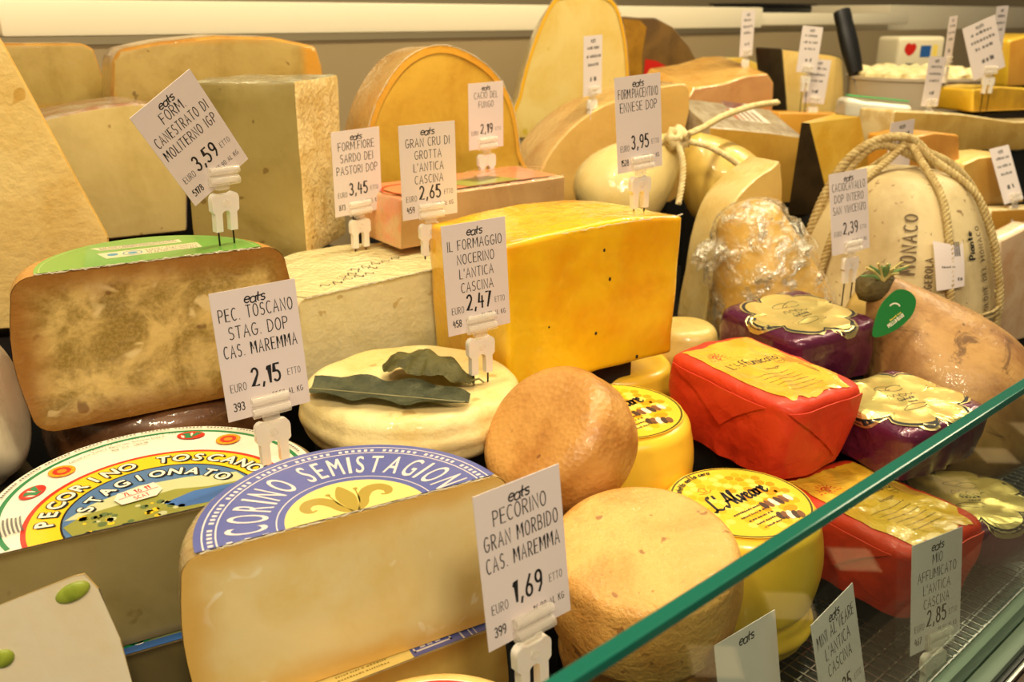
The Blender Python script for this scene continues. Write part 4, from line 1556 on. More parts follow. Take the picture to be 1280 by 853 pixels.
# ------------------------------------------------------------------ turned, sagging cheeses
def body_at(name, loc, axis, profile, m, label, cat='cheese', group=None, jig=.003, freq=12, seed=1.0, n=96, part='rind'):
    """a turned body whose own z runs along axis"""
    q = Vector((0, 0, 1)).rotation_difference(Vector(axis).normalized())
    t = thing(name, loc, 0, label, cat, group)
    t.rotation_euler = q.to_euler()
    pr = [(max(0.0, p.x), p.y) for p in smooth_pts(profile, 6, False)]
    pr[0], pr[-1] = (0, pr[0][1]), (0, pr[-1][1])
    from_bm(part, jiggle(lathe_bm(pr, n), jig, freq, seed), m, t, 70)
    t['_'] = 0
    del t['_']
    return t, pr


def prof_r(pr, z):
    for (r0, z0), (r1, z1) in zip(pr, pr[1:]):
        if z0 <= z <= z1 and z1 > z0: return r0 + (r1 - r0) * (z - z0) / (z1 - z0)
    return 0.0


# big rope-hung caciocavallo
DM = Vector((1.167, .543, .080))
k = NT('natural_rind')
c = k.mix(k.map(k.noise(8, 5, .6, .3), .36, .66), S(220, 200, 152), S(178, 154, 106))
c = k.mix(k.map(k.noise(120, 2), .67, .72, 0, .8), c, S(124, 90, 48))
k.l(c, k.b.inputs['Base Color'])
k.b.inputs['Roughness'].default_value = .55
k.l(k.bump(k.noise(40, 4, .6), .25, .004), k.b.inputs['Normal'])
DMP = [(0, 0), (.08, .001), (.120, .015), (.129, .045), (.122, .09), (.108, .14), (.086, .185), (.062, .209), (.032, .217), (.0, .218)]
t, pr = body_at('caciocavallo', DM, (0, 0, 1), DMP, k.m, 'big tan caciocavallo hung in rope loops and stamped DEL MONACO', jig=.004, freq=9)
face = math.atan2(-DM.y, -DM.x)
m_stamp = plain('rind_stamp_ink', S(96, 78, 54), .7)


def wrap(ref):
    def fn(u, v, z):
        th = face + u / ref
        r = prof_r(pr, v) + .0042 + z
        return (r * math.cos(th), r * math.sin(th), v)
    return fn


d = Draw(.0002)
d.hand('DEL MONACO', .028, .176, .0185, m_stamp, .12, .70, .26, ang=PI / 2, anchor='r')
d.hand('AGEROLA', .050, .128, .009, m_stamp, .16, .8, .3, ang=PI / 2, anchor='r')
d.hand('PROVOLONE DEL MONACO', .136, .160, .0095, m_stamp, .15, .8, .3, ang=PI / 2 + .03, anchor='r')
d.hand('Piante', .116, .140, .011, M_INK, .2, .9, .2, ang=PI / 2)
d.build('stamp', t, wrap(.129), label='dark lettering stamped on the rind')
st = Draw(.0002)
bnd = []
for i in range(8): bnd.append((.050 + .046 * i / 8, .150 - .001 * i))
for i in range(8): bnd.append((.096 - .002 * i / 8, .149 - .052 * i / 8))
for i in range(8): bnd.append((.094 - .038 * i / 8, .097 - .004 * i / 8))
for i in range(8): bnd.append((.056 - .006 * i / 8, .093 + .057 * i / 8))
blob(st, bnd, M_CARD, 6)
st.layer()
for i in range(8): st.rect(.0805 + .0012 * i, .132, .0805 + .0012 * i + (.0007 if i % 3 else .001), .148, M_GREY_INK)
st.fine_print(.062, .119, .080, .0025, M_GREY_INK)
st.fine_print(.084, .104, .092, .004, M_GREY_INK)
st.build('sticker', t, lambda u, v, z: Vector(wrap(.129)(u, v, z)) + Vector((math.cos(face), math.sin(face), 0)) * .0085, label='white paper price sticker')
top = Vector((0, 0, .217))
loops = []
for dth, ph in ((-.70, 0), (.56, .4), (1.35, .8), (2.6, 1), (3.8, 1)):
    th = face + dth
    p = [(.010 * math.cos(th), .010 * math.sin(th), .246), (.03 * math.cos(th), .03 * math.sin(th), .232)]
    for z in (.211, .190, .15, .11, .065, .03):
        r = prof_r(pr, z) + .0065
        p.append((r * math.cos(th), r * math.sin(th), z))
    loops.append(p)
rb_ = bmesh.new()
for p in loops: rope_bm(p, .0048, .016, rb_)
for z in (.052, .058):
    ring = [((prof_r(pr, z) + .007) * math.cos(a * PI / 16), (prof_r(pr, z) + .007) * math.sin(a * PI / 16), z + .001 * math.sin(a)) for a in range(33)]
    tube_bm(ring, .0020, 6, rb_)
h0 = Vector((0, 0, .243))
L_ = RGT * -1
rope_bm([h0 + RGT * .03 + Vector((0, 0, -.012)), h0 + RGT * .0 + Vector((0, 0, .012)), h0 - RGT * .04 + Vector((0, 0, .010)), h0 - RGT * .075 + Vector((0, 0, -.014)), h0 - RGT * .098 + Vector((0, 0, -.055)), h0 - RGT * .112 + Vector((0, 0, -.10)), h0 - RGT * .128 + Vector((0, 0, -.18))], .0058, .018, rb_)
rope_bm([h0 + RGT * .02 + Vector((0, 0, -.016)), h0 - RGT * .03 + Vector((0, 0, .004)), h0 - RGT * .060 + Vector((0, 0, -.010)), h0 - RGT * .084 + Vector((0, 0, -.05)), h0 - RGT * .104 + Vector((0, 0, -.10)), h0 - RGT * .120 + Vector((0, 0, -.16))], .0058, .018, rb_)
rope_bm([h0 - RGT * .01 + Vector((0, 0, .006)), h0 + RGT * .06 + Vector((0, 0, -.022)), h0 + RGT * .105 + Vector((0, 0, -.075)), h0 + RGT * .135 + Vector((0, 0, -.16))], .0052, .016, rb_)
from_bm('rope', rb_, M_ROPE, t, 60, label='hemp rope net and hanging loop')
riser(DM.x, DM.y, .16, .16, .083)

# brown caciocavallo with the green tag
k = NT('mottled_brown_rind')
c = k.mix(k.map(k.noise(11, 6, .65, .6), .36, .64), S(196, 152, 92), S(146, 100, 56))
c = k.mix(k.map(k.noise(20, 5, .7, 1.0), .56, .66, 0, .85), c, S(104, 72, 44))
c = k.mix(k.map(k.noise(70, 3, .6), .66, .72, 0, .8), c, S(80, 56, 36))
k.l(c, k.b.inputs['Base Color'])
k.b.inputs['Roughness'].default_value = .5
k.l(k.bump(k.noise(60, 5, .6), .35, .004), k.b.inputs['Normal'])
k.film(.25, 60, .4)
PE0, PE1 = atd(1108, 368, .965), atd(1226, 551, .965)
axd = PE0 - PE1
LN = axd.length
PEP = [(0, -.034), (.045, -.028), (.074, -.004), (.086, .040), (.083, .080), (.066, .120), (.046, .150), (.028, LN - .006), (.020, LN + .006), (.013, LN + .016), (.0, LN + .017)]
PEP = [(r * .96, z) for r, z in PEP]
t, pr2 = body_at('caciocavallo', PE1, axd, PEP, k.m, 'mottled brown pear shaped caciocavallo with a green heart shaped tag', jig=.003, freq=14, seed=6)
Ti = t.rotation_euler.to_matrix().inverted()
toL = lambda w: Ti @ (Vector(w) - PE1)
kb = jiggle(lathe_bm([(0, -.016), (.012, -.014), (.020, -.004), (.020, .006), (.012, .015), (0, .017)], 32), .003, 90, 4)
kn = from_bm('neck_knob', kb, plain('mossy_knob', S(96, 82, 46), .8, bump=(200, .7, .003)), t, 60)
kn.location = toL(atd(1093, 358, .96))
tw = bmesh.new()
rnd = random.Random(21)
n0 = atd(1103, 350, .945)
rightd, upd = RGT, Vector((0, 0, 1))
for i in range(9):
    an = rnd.uniform(.2, 2.9)
    L2_ = rnd.uniform(.016, .032)
    e = n0 + (rightd * math.cos(an) + upd * math.sin(an)) * L2_ - FWD * rnd.uniform(0, .012)
    mid = (n0 + e) / 2 + upd * .003 - FWD * .003
    tube_bm([toL(n0), toL(mid), toL(e)], lambda q: .0026 * (1 - .6 * q), 6, tw)
from_bm('raffia_tie', tw, plain('green_raffia', S(104, 134, 76), .7, bump=(150, .5, .002)), t, 60, label='green and straw coloured tie ends')
tw2 = bmesh.new()
for i in range(7):
    an = rnd.uniform(.4, 2.6)
    L2_ = rnd.uniform(.014, .030)
    e = n0 + (rightd * math.cos(an) + upd * math.sin(an)) * L2_ - FWD * rnd.uniform(.004, .014)
    tube_bm([toL(n0 - FWD * .003), toL((n0 + e) / 2 + upd * .002), toL(e)], lambda q: .0022 * (1 - .5 * q), 6, tw2)
from_bm('straw_tie', tw2, plain('straw_raffia', S(206, 190, 120), .7), t, 60)
tg = Draw(.0001)
m_tag = plain('green_hang_tag', S(34, 122, 58), .35, coat=.4)
cc = atd(1118, 392, .905)
hb = smooth_pts([(-.0215, -.022), (-.010, -.0215), (.006, -.014), (.0185, -.002), (.022, .012), (.015, .021), (.003, .0235), (-.008, .016), (-.0155, .006), (-.020, -.008)], 5)
bm = bmesh.new()
extrude_xz([(p.x, p.y) for p in hb], 0, .0008, bm)
hgt_ = from_bm('hang_tag', bm, m_tag, t, 0)
tg.stroke(arcp(.0, .0055, .0055, .0045, 20, 150, 9), .0014, M_LABEL_WHITE)
tg.hand('PELLUMBARI', .0025, -.0085, .0034, M_LABEL_WHITE, .2, .9, .18, ang=R(36))
tg.fine_print(-.004, -.0075, .010, .0016, m_hon[2], ang=R(36))
tgo = tg.build('tag_print', hgt_, lambda u, v, z: (u, -.0002 - z, v))
Mw = Matrix.Rotation(HEAD - PI / 2 + R(6), 3, 'Z') @ Matrix.Rotation(R(-12), 3, 'X')
hgt_.location = toL(cc)
hgt_.rotation_euler = (Ti @ Mw).to_euler()


# ------------------------------------------------------------------ cut pieces standing behind
def slab_piece(name, base_px, z0, ang, pts, depth, m_side, m_face, label, back=1.0, shift=(0, 0), bev=.006, cat='cheese', seed=1.0, jig=.0010, group=None, dist=None, lift_pts=True, support=None, cuts=0):
    """a cut piece: its face as an outline in the upright plane through base_px at height z0"""
    p0 = at(*base_px, z0) if dist is None else atd(*base_px, dist)
    t = thing(name, p0, ang, label, cat, group)
    q = [onplane(px, py, p0, ang) for px, py in pts]
    q = [(x, max(0.0, z)) for x, z in q]
    bm = extrude_xz(q, 0, depth, None, back, shift, 1)
    bmesh.ops.recalc_face_normals(bm, faces=bm.faces[:])
    bmesh.ops.bevel(bm, geom=[e for e in bm.edges if e.calc_face_angle(0) > .3], offset=bev, segments=3, profile=.6, affect='EDGES', clamp_overlap=True)
    jiggle(bm, jig, 30, seed)
    # two parts: the rind body and the cut face
    bm.normal_update()
    fb = bm.copy()
    bmesh.ops.delete(bm, geom=[f for f in bm.faces if f.material_index == 1 and f.normal.y < -.5 or (f.normal.y < -.97)], context='FACES')
    bmesh.ops.delete(fb, geom=[f for f in fb.faces if not (f.material_index == 1 and f.normal.y < -.5 or (f.normal.y < -.97))], context='FACES')
    for f in fb.faces: f.material_index = 0
    for f in bm.faces: f.material_index = 0
    from_bm('rind', bm, m_side, t, 40)
    from_bm('cut_face', fb, m_face, t, 40)
    xs = [p[0] for p in q]
    if support is None:
        w = (max(xs) - min(xs))
        cx = (max(xs) + min(xs)) / 2
        e1, n1 = Vector((math.cos(ang), math.sin(ang), 0)), Vector((-math.sin(ang), math.cos(ang), 0))
        c = p0 + e1 * cx + n1 * (depth * .55)
        riser(c.x, c.y, w * .8, depth * .7, p0.z, ang)
    return t, p0, q


def face_mat(name, c1, c2, rind, W, H, rw=.012, **kw):
    return cheese(name, c1, c2, rind=rind, W=W, H=H, rw=rw, **kw)


def round_out(pts, n=4):
    return [tuple(p) for p in smooth_pts(pts, n)]


# pale wedge at the left edge
m1 = cheese('hard_paste', S(232, 202, 130), S(216, 178, 98), spots=S(196, 150, 62), spot_scale=40, spot_cut=.70, scale=10, film=.5, film_scale=40, film_str=.2, bump=.3, bscale=90)
m1b = cheese('hard_rind', S(222, 180, 96), S(204, 158, 76), film=.5)
slab_piece('cheese_wedge', (60, 420), .20, R(-10), [(-150, 420), (150, 420), (136, 296), (6, 56), (-4, 40), (-150, 20)], .09, m1b, m1, 'tall pale hard cheese wedge with a slanting edge at the left end', bev=.004, support=1)
_p = at(60, 420, .2)
riser(_p.x - .02, _p.y + .055, .16, .06, .20)

# white wheel edge at the far left
p_ = atd(-76, 520, .66)
t = thing('round_cheese', p_, R(-30), 'white rinded cheese standing at the left edge of the counter', 'cheese')
b = lathe_bm(wheel_profile(.056, .045, .016, .004), 80)
bmesh.ops.transform(b, matrix=Matrix.Rotation(R(78), 4, 'Y'), verts=b.verts[:])
from_bm('rind', jiggle(b, .002, 20, 3), cheese('white_mould_rind', S(226, 214, 186), S(206, 190, 158), film=.2), t, 60)
riser(p_.x, p_.y, .10, .10, p_.z - .052)

# pistachio wedge at the lower left corner
m2 = cheese('pistachio_paste', S(252, 242, 212), S(248, 228, 186), scale=8, film=.4, film_scale=30, film_str=.2, bump=.1, spots=S(212, 170, 120), spot_scale=30, spot_cut=.76)
m2b = cheese('pistachio_rind', S(206, 176, 112), S(186, 152, 88), film=.7)
t, p0, q = slab_piece('cheese_wedge', (60, 900), .124, R(-24), [(-110, 930), (182, 930), (172, 880), (150, 800), (124, 736), (106, 717), (92, 720), (-110, 800)], .030, m2b, m2, 'creamy white wedge studded with green pistachios in the lower left corner', bev=.003, back=.86, shift=(-.012, -.012))
m_pis = cheese('pistachio_nut', S(170, 186, 66), S(132, 150, 44), film=.2, scale=60)
for px, py, rx, rz, ro in ((91, 741, .0092, .0052, .42), (4, 824, .006, .0050, .8), (30, 870, .006, .004, .2)):
    x, z = onplane(px, py, p0, R(-24))
    b = bmesh.new()
    bmesh.ops.create_uvsphere(b, u_segments=24, v_segments=14, radius=1)
    for v in b.verts:
        a_, c_ = v.co.x * rx, v.co.z * rz
        v.co = Vector((x + a_ * math.cos(ro) - c_ * math.sin(ro), v.co.y * .0022 + .0002, z + a_ * math.sin(ro) + c_ * math.cos(ro)))
    from_bm('pistachio', b, m_pis, t, 60)

# white half wheel with paper top (mid)
NO_T, NO_C = .2485, (.480, .735)
NO_A, NO_O = cut_line((372, 373), (555, 332), NO_T, NO_C)
NO_O = -.042
m_r = cheese('white_rind', S(226, 212, 164), S(204, 184, 128), film=.7)
m_p = cheese('white_paste', S(228, 220, 174), S(212, 202, 146), rind=S(186, 170, 110), W=.22, H=.092, rw=.004, scale=14, film=.5, film_str=.2, spots=S(190, 168, 110), spot_scale=60, spot_cut=.74, bump=.3)
t = cut_wheel('half_cheese', NO_C, NO_T - .092, .092, .116, NO_A, NO_O, m_r, m_p, 'white half wheel with a crinkled paper top scribbled in black', corner=.008, jig=.0006)
d = Draw()
blobpts = [(.108 * math.cos(2 * PI * i / 80), .108 * math.sin(2 * PI * i / 80)) for i in range(80)]
m_pap = cheese('crinkled_paper', S(238, 226, 172), S(226, 208, 148), film=1.0, film_scale=60, film_str=.8, bump=.5, bscale=60)
blob(d, blobpts, m_pap, 6)
d.layer(3)
rnd = random.Random(2)
for x0, y0, n in ((-.072, -.026, 5), (-.045, -.010, 4), (-.02, .004, 5)):
    x = x0
    for i in range(n):
        st = [(x, y0 + rnd.uniform(0, .006)), (x + .004, y0 + .010), (x + .007, y0 + rnd.uniform(0, .004)), (x + .010, y0 + .006)]
        d.stroke([tuple(p) for p in smooth_pts(st, 5, False)], .0010, M_INK)
        x += .0135
        y0 += .002
film_fold(t, [(-.10, NO_O - .0008, .0925), (0, NO_O - .001, .093), (.10, NO_O - .0008, .0925)], .0010, 8)
d.build('paper_top', t, lambda u, v, z: (u, v, .0928 + .0008 * noise.noise(Vector((u * 60, v * 60, 0))) + z), cut=NO_O + .0005)
riser(NO_C[0], NO_C[1] + .02, .15, .10, NO_T - .0925)

# tall olive block with the pale crusted end
TA, TB, TC = at(245, 326, .24), at(385, 323, .24), at(434, 293, .24)
TD = TA + (TC - TB) * 1.0
ctr = (TA + TC) / 2
fp = [(p.x - ctr.x, p.y - ctr.y) for p in (TA, TB, TC, TD)]
t = thing('cheese_block', (ctr.x, ctr.y, .24), 0, 'tall olive tan cheese block with a pale crumbly end behind the white half wheel', 'cheese')
bm = extrude_xy(fp, 0, .180)
bmesh.ops.recalc_face_normals(bm, faces=bm.faces[:])
bevel_all(bm, .004, 2)
bmesh.ops.subdivide_edges(bm, edges=[e for e in bm.edges if e.calc_length() > .03], cuts=10, use_grid_fill=True)
jiggle(bm, .0018, 40, 2)
bm.normal_update()
nc = (TC - TB).normalized()
nend = Vector((nc.y, -nc.x, 0))
m_ol2 = cheese('olive_paste', S(156, 138, 78), S(130, 112, 52), scale=9, film=.5, film_scale=40, film_str=.2, spots=S(110, 88, 38), spot_scale=80, spot_cut=.73)
m_crust = cheese('pale_crust', S(238, 212, 150), S(214, 180, 108), scale=40, film=.3, bump=.7, bscale=160, spots=S(190, 148, 80), spot_scale=90, spot_cut=.68)
m_top2 = cheese('grey_film_top', S(150, 142, 110), S(206, 196, 160), scale=40, film=1.0, film_scale=80, film_str=.9)
eb, tb = bm.copy(), bm.copy()
isend = lambda f: f.normal.dot(nend) > .75
istop = lambda f: f.normal.z > .75
bmesh.ops.delete(bm, geom=[f for f in bm.faces if isend(f) or istop(f)], context='FACES')
bmesh.ops.delete(eb, geom=[f for f in eb.faces if not isend(f)], context='FACES')
bmesh.ops.delete(tb, geom=[f for f in tb.faces if not istop(f)], context='FACES')
from_bm('paste', bm, m_ol2, t, 50)
from_bm('crusted_end', eb, m_crust, t, 50, label='pale crumbly end')
from_bm('top_film', tb, m_top2, t, 50)
riser(ctr.x, ctr.y, .09, .09, .24, .2)

# white block with the red and grey rind edge, left of it
m_wp = cheese('ivory_paste', S(214, 190, 124), S(192, 166, 96), scale=8, film=.5, spots=S(160, 130, 70), spot_scale=70, spot_cut=.75)
m_wr = cheese('dark_red_rind', S(160, 112, 80), S(190, 176, 150), scale=30, film=1.0, film_scale=70, film_str=.8)
slab_piece('cheese_block', (150, 300), .245, R(-10), [(40, 310), (236, 300), (236, 140), (170, 128), (120, 134), (62, 146), (45, 150)], .11, m_wr, m_wp, 'ivory cheese block with a dark red and grey rind behind the green labelled half wheel', bev=.005)

# cheeses along the back panel
m_bp = cheese('back_paste', S(186, 158, 88), S(162, 132, 62), rind=S(206, 146, 44), W=.25, H=.095, rw=.016, scale=14, film=.5, spots=S(116, 88, 34), spot_scale=60, spot_cut=.73)
m_br = cheese('back_rind', S(206, 152, 62), S(178, 120, 44), film=1.0, film_scale=60, film_str=.6)
slab_piece('cheese_piece', (270, 142), .365, R(-14), [(138, 150), (410, 140), (404, 85), (396, 58), (340, 46), (270, 45), (200, 52), (150, 62), (140, 75)], .12, m_br, m_bp, 'broad amber half wheel in the back row behind the tilted price tag', bev=.010)
slab_piece('cheese_piece', (60, 142), .3615, R(-6), [(-60, 150), (133, 142), (131, 100), (118, 62), (104, 54), (-60, 54)], .10, m_br, m_bp, 'small amber cheese in the back row at the left end', bev=.006)

# pink topped block
m_pk = cheese('pink_top', S(230, 150, 106), S(222, 186, 130), scale=34, film=1.0, film_scale=50, film_str=.6)
m_pf = cheese('pink_paste', S(206, 166, 110), S(186, 144, 88), scale=10, film=.5, spots=S(150, 108, 60), spot_scale=70, spot_cut=.75)
t, p0, q = slab_piece('cheese_block', (610, 303), .2495, R(-6), [(500, 312), (706, 276), (707, 220), (640, 230), (500, 249)], .09, m_pk, m_pf, 'low cheese block with a pink printed top label under the CACIO DEL FUNGO tag', bev=.003)
d = Draw(.0003)
zt = max(z for x, z in q)
m_pl, m_pg, m_pp = plain('pink_label', S(232, 140, 104), .35, coat=.8), plain('pink_label_green', S(150, 164, 84), .35, coat=.8), plain('pink_label_mauve', S(190, 140, 120), .35, coat=.8)
xs = [x for x, z in q]
zl = lambda u: q[2][1] + (q[4][1] - q[2][1]) * (q[2][0] - u) / (q[2][0] - q[4][0])
for j in range(12):
    u0, u1 = xs[0] + .01 + (max(xs) - min(xs) - .02) * j / 12, xs[0] + .01 + (max(xs) - min(xs) - .02) * (j + 1) / 12
    d.rect(u0, .004, u1, .084, m_pl)
d.layer()
d.poly([(-.02, .006), (.05, .006), (.035, .05), (-.03, .04)], m_pg)
d.poly([(.0, .02), (.04, .03), (.03, .06), (-.01, .05)], m_pp)
for r_ in (.03, .045, .06): d.rings(r_, r_ + .003, m_pk, 20, 160, 24, .06, .03)
d.rings(.028, .031, M_RED, 0, 360, 30, -.075, .035)
d.build('top_label', t, lambda u, v, z: (u, v, zl(u) + .0018 + z))

film_fold(t, [(q[4][0] + .002, -.001, q[4][1] + .001), (q[3][0], -.001, q[3][1] + .001), (q[2][0] - .002, -.001, q[2][1] + .001)], .0009, 12)
# orange arched half wheel of CACIO DEL FUNGO
m_cf = cheese('cacio_face', S(224, 176, 62), S(204, 150, 44), scale=9, film=.5, film_scale=30, film_str=.25, spots=S(150, 104, 24), spot_scale=26, spot_cut=.74, bump=.15)
m_cr2 = cheese('cacio_rind', S(222, 176, 104), S(212, 152, 66), film=1.0, film_scale=60, film_str=.6)
arch = round_out([(648, 232), (650, 190), (640, 130), (615, 88), (575, 62), (540, 58), (505, 76), (475, 118), (458, 170), (452, 232)], 4)
arch = [p for p in arch if p[1] <= 232]
t, p0, q = slab_piece('half_cheese', (550, 232), .272, R(-12), arch, .085, m_cr2, m_cf, 'orange arched half wheel standing on its cut behind the gran cru tag', back=.98, bev=.007, jig=.0008)
rimb = bmesh.new()
cx = sum(x for x, z in q) / len(q)
n = len(q)
o_ = [rimb.verts.new((x, -.0004, z)) for x, z in q]
i_ = [rimb.verts.new((x + (cx - x) * .055, -.0014, z - (.006 if z > .02 else 0) * (z / .12))) for x, z in q]
for i in range(n - 1): rimb.faces.new((o_[i], o_[i + 1], i_[i + 1], i_[i]))
film_fold(t, [(x, -.001, z + .0008) for x, z in q if z > .03], .0008, 14)
from_bm('rind_seam', rimb, cheese('cacio_seam', S(226, 166, 48), S(216, 150, 40), film=.6), t, 60, label='orange rim of the cut')

# tall pale provolone wedge behind
m_pv = cheese('provolone_face', S(232, 206, 128), S(222, 186, 90), scale=7, film=.6, film_scale=26, film_str=.35, spots=S(206, 176, 40), spot_scale=24, spot_cut=.72)
m_pvr = cheese('provolone_rind', S(228, 206, 142), S(212, 182, 108), film=1.0, film_scale=60, film_str=.8)
pv = round_out([(643, 175), (648, 120), (664, 60), (686, 8), (704, -6), (748, -8), (770, 6), (781, 45), (786, 100), (787, 175)], 3)
pv = [p for p in pv if p[1] <= 176]
t, p0, q = slab_piece('cheese_wedge', (715, 176), .250, R(-9), pv, .045, m_pvr, m_pv, 'tall pale yellow wrapped wedge rising against the back board', back=.9, bev=.008)
rimb = bmesh.new()
cx = sum(x for x, z in q) / len(q)
zm = max(z for x, z in q)
o_ = [rimb.verts.new((x, -.0005, z)) for x, z in q]
i_ = [rimb.verts.new((x + (cx - x) * .05, -.0016, z - .006 * z / zm)) for x, z in q]
for i in range(len(q) - 1): rimb.faces.new((o_[i], o_[i + 1], i_[i + 1], i_[i]))
film_fold(t, [(x, -.001, z + .0008) for x, z in q if z > .03], .0008, 15)
from_bm('rind_seam', rimb, plain('yellow_seam', S(234, 176, 26), .4, coat=.5), t, 60, label='bright yellow rim of the cut')

# dark rinded wedge with red label
m_dk = cheese('dark_rind', S(128, 94, 46), S(92, 66, 34), film=.8, scale=12)
m_dkf = cheese('dark_wedge_face', S(176, 126, 34), S(150, 104, 24), film=.5)
t, p0, q = slab_piece('cheese_wedge', (830, 108), .3315, R(-8), [(776, 112), (884, 112), (878, 88), (862, 58), (842, 34), (820, 22), (800, 22), (776, 20)], .08, m_dk, m_dk, 'dark brown rinded wedge with a red label patch in the back row', bev=.006)
d = Draw(.0003)
lp = [onplane(px, py, p0, R(-8)) for px, py in ((804, 98), (806, 74), (820, 76), (842, 88), (850, 102))]
d.poly([(x, z) for x, z in lp], M_RED)
d.build('red_label', t, lambda u, v, z: (u, -.0012 - z, v))
d = Draw(.0003)
lp = [onplane(px, py, p0, R(-8)) for px, py in ((779, 108), (779, 24), (800, 26), (808, 34), (802, 70), (803, 108))]
d.poly(lp, m_dkf)
d.build('cut_strip', t, lambda u, v, z: (u, -.0008 - z, v), label='yellow brown cut strip')

# film wrapped wheels in the middle
m_wf = cheese('wrapped_face', S(220, 178, 98), S(200, 154, 74), scale=8, film=.9, film_scale=24, film_str=.35)
m_wr2 = cheese('wrapped_rind', S(228, 186, 116), S(210, 156, 84), film=1.0, film_scale=70, film_str=.9)
w1 = round_out([(668, 262), (676, 215), (700, 175), (740, 140), (790, 118), (840, 106), (860, 108), (862, 140), (850, 190), (838, 262)], 3)
w1 = [p for p in w1 if p[1] <= 262]
slab_piece('half_cheese', (760, 262), .192, R(-14), w1, .10, m_wr2, m_wf, 'film wrapped tan half wheel behind the FORM. PIACENTINO tag', back=1.0, bev=.010)
m_w3 = cheese('wrapped_brown', S(206, 152, 96), S(182, 124, 72), scale=10, film=1.0, film_scale=60, film_str=.7)
m_w3t = cheese('wrapped_amber_top', S(238, 186, 100), S(222, 162, 70), film=1.0, film_scale=40, film_str=.6)
slab_piece('cheese_piece', (900, 190), .229, R(-12), [(836, 190), (958, 190), (966, 150), (968, 104), (960, 92), (935, 94), (905, 104), (868, 110), (850, 140)], .14, m_w3t, m_w3, 'reddish film wrapped piece with an amber top right of the tan half wheel', bev=.006, shift=(0, .030))
slab_piece('cheese_piece', (915, 110), .320, R(-10), [(884, 110), (966, 110), (960, 84), (930, 72), (898, 72), (886, 84)], .06, cheese('lemon_top', S(246, 218, 116), S(236, 196, 84), film=.8), cheese('lemon_face', S(236, 196, 84), S(220, 170, 60), film=.6), 'small lemon yellow piece in the back row under a price tag', bev=.005)
t, p0, q = slab_piece('cheese_block', (935, 262), .174, R(-10), [(886, 262), (1002, 268), (1004, 172), (960, 166), (887, 159)], .08, cheese('film_label_top', S(186, 170, 140), S(150, 126, 92), scale=40, film=1.0, film_scale=70, film_str=.9), cheese('mustard_face', S(200, 158, 66), S(178, 132, 46), scale=7, film=.6),
                         'mustard yellow block under a grey printed film top beside the yellow triangle', bev=.003, shift=(0, .040))
d = Draw(.0003)
zl2 = lambda u: q[4][1] + (q[2][1] - q[4][1]) * (u - q[4][0]) / (q[2][0] - q[4][0])
d.poly([(.0, .03), (.07, .03), (.065, .085), (.0, .085)], M_LABEL_WHITE)
d.poly([(.0, .065), (.055, .065), (.055, .085), (.0, .085)], plain('dull_red', S(140, 40, 30), .4))
for i in range(5): d.rect(-.01 + .014 * i, .032, -.003 + .014 * i, .06, plain('stripe_%d' % i, S(190 - 10 * i, 110, 80), .4))
d.build('film_label', t, lambda u, v, z: (u, v, zl2(u) + v / .08 * .040 + .0018 + z))

# pair of rope tied pale caciocavallo halves
m_pc = cheese('pale_skin', S(238, 216, 146), S(226, 194, 112), scale=7, film=.9, film_scale=50, film_str=.5)
m_pcf = cheese('pale_cut', S(226, 192, 96), S(212, 172, 70), scale=7, film=.7, film_scale=30, film_str=.3)
pear = [(0, 0), (.03, .001), (.050, .018), (.056, .045), (.050, .075), (.036, .105), (.022, .128), (.012, .142), (.0, .146)]
a0, a1 = atd(738, 270, 1.29), atd(842, 180, 1.27)
t_left, _q = body_at('caciocavallo_half', a0, a1 - a0, [(r * 1.13, z * 1.12) for r, z in pear], m_pc, 'pale cream caciocavallo half tied with rope, left of the knot', jig=.003, seed=7)
riser(a0.x + .02, a0.y - .0, .05, .05, a0.z - .03)
a0, a1 = atd(926, 262, 1.39), atd(868, 182, 1.35)
t, _q = body_at('caciocavallo_half', a0, a1 - a0, [(r * 1.14, z * .97) for r, z in pear], m_pcf, 'yellow caciocavallo half tied with rope, right of the knot', jig=.003, seed=9)
riser(a0.x, a0.y, .05, .05, a0.z - .03)
tr = t_left
Tl = t_left.rotation_euler.to_matrix().inverted()
L3 = lambda px, py, dd: Tl @ (atd(px, py, dd + .155) - t_left.location)
rbm = bmesh.new()
rope_bm([L3(846, 176, 1.07), L3(853, 200, 1.07), L3(853, 225, 1.07), L3(848, 255, 1.07)], .0042, .014, rbm)
rope_bm([L3(850, 172, 1.085), L3(878, 160, 1.11), L3(905, 145, 1.14), L3(940, 133, 1.18), L3(972, 128, 1.22)], .0046, .015, rbm)
rope_bm([L3(850, 175, 1.085), L3(885, 183, 1.085), L3(915, 200, 1.09), L3(940, 222, 1.10)], .0042, .014, rbm)
rope_bm([L3(838, 172, 1.085), L3(822, 180, 1.09), L3(800, 192, 1.10)], .0042, .014, rbm)
from_bm('tie_rope', rbm, M_ROPE_PALE, tr, 60)
kb = bmesh.new()
kp = [(.010 * math.cos(a / 12 * 2 * PI) * (1 + .2 * math.sin(a)), .008 * math.sin(a * 1.3), .010 * math.sin(a / 12 * 2 * PI) - .001) for a in range(0, 26)]
kc = L3(848, 173, 1.08)
tube_bm([Vector(p) * 1.15 + kc for p in kp], .0058, 8, kb)
from_bm('knot', kb, M_ROPE_PALE, tr, 60)

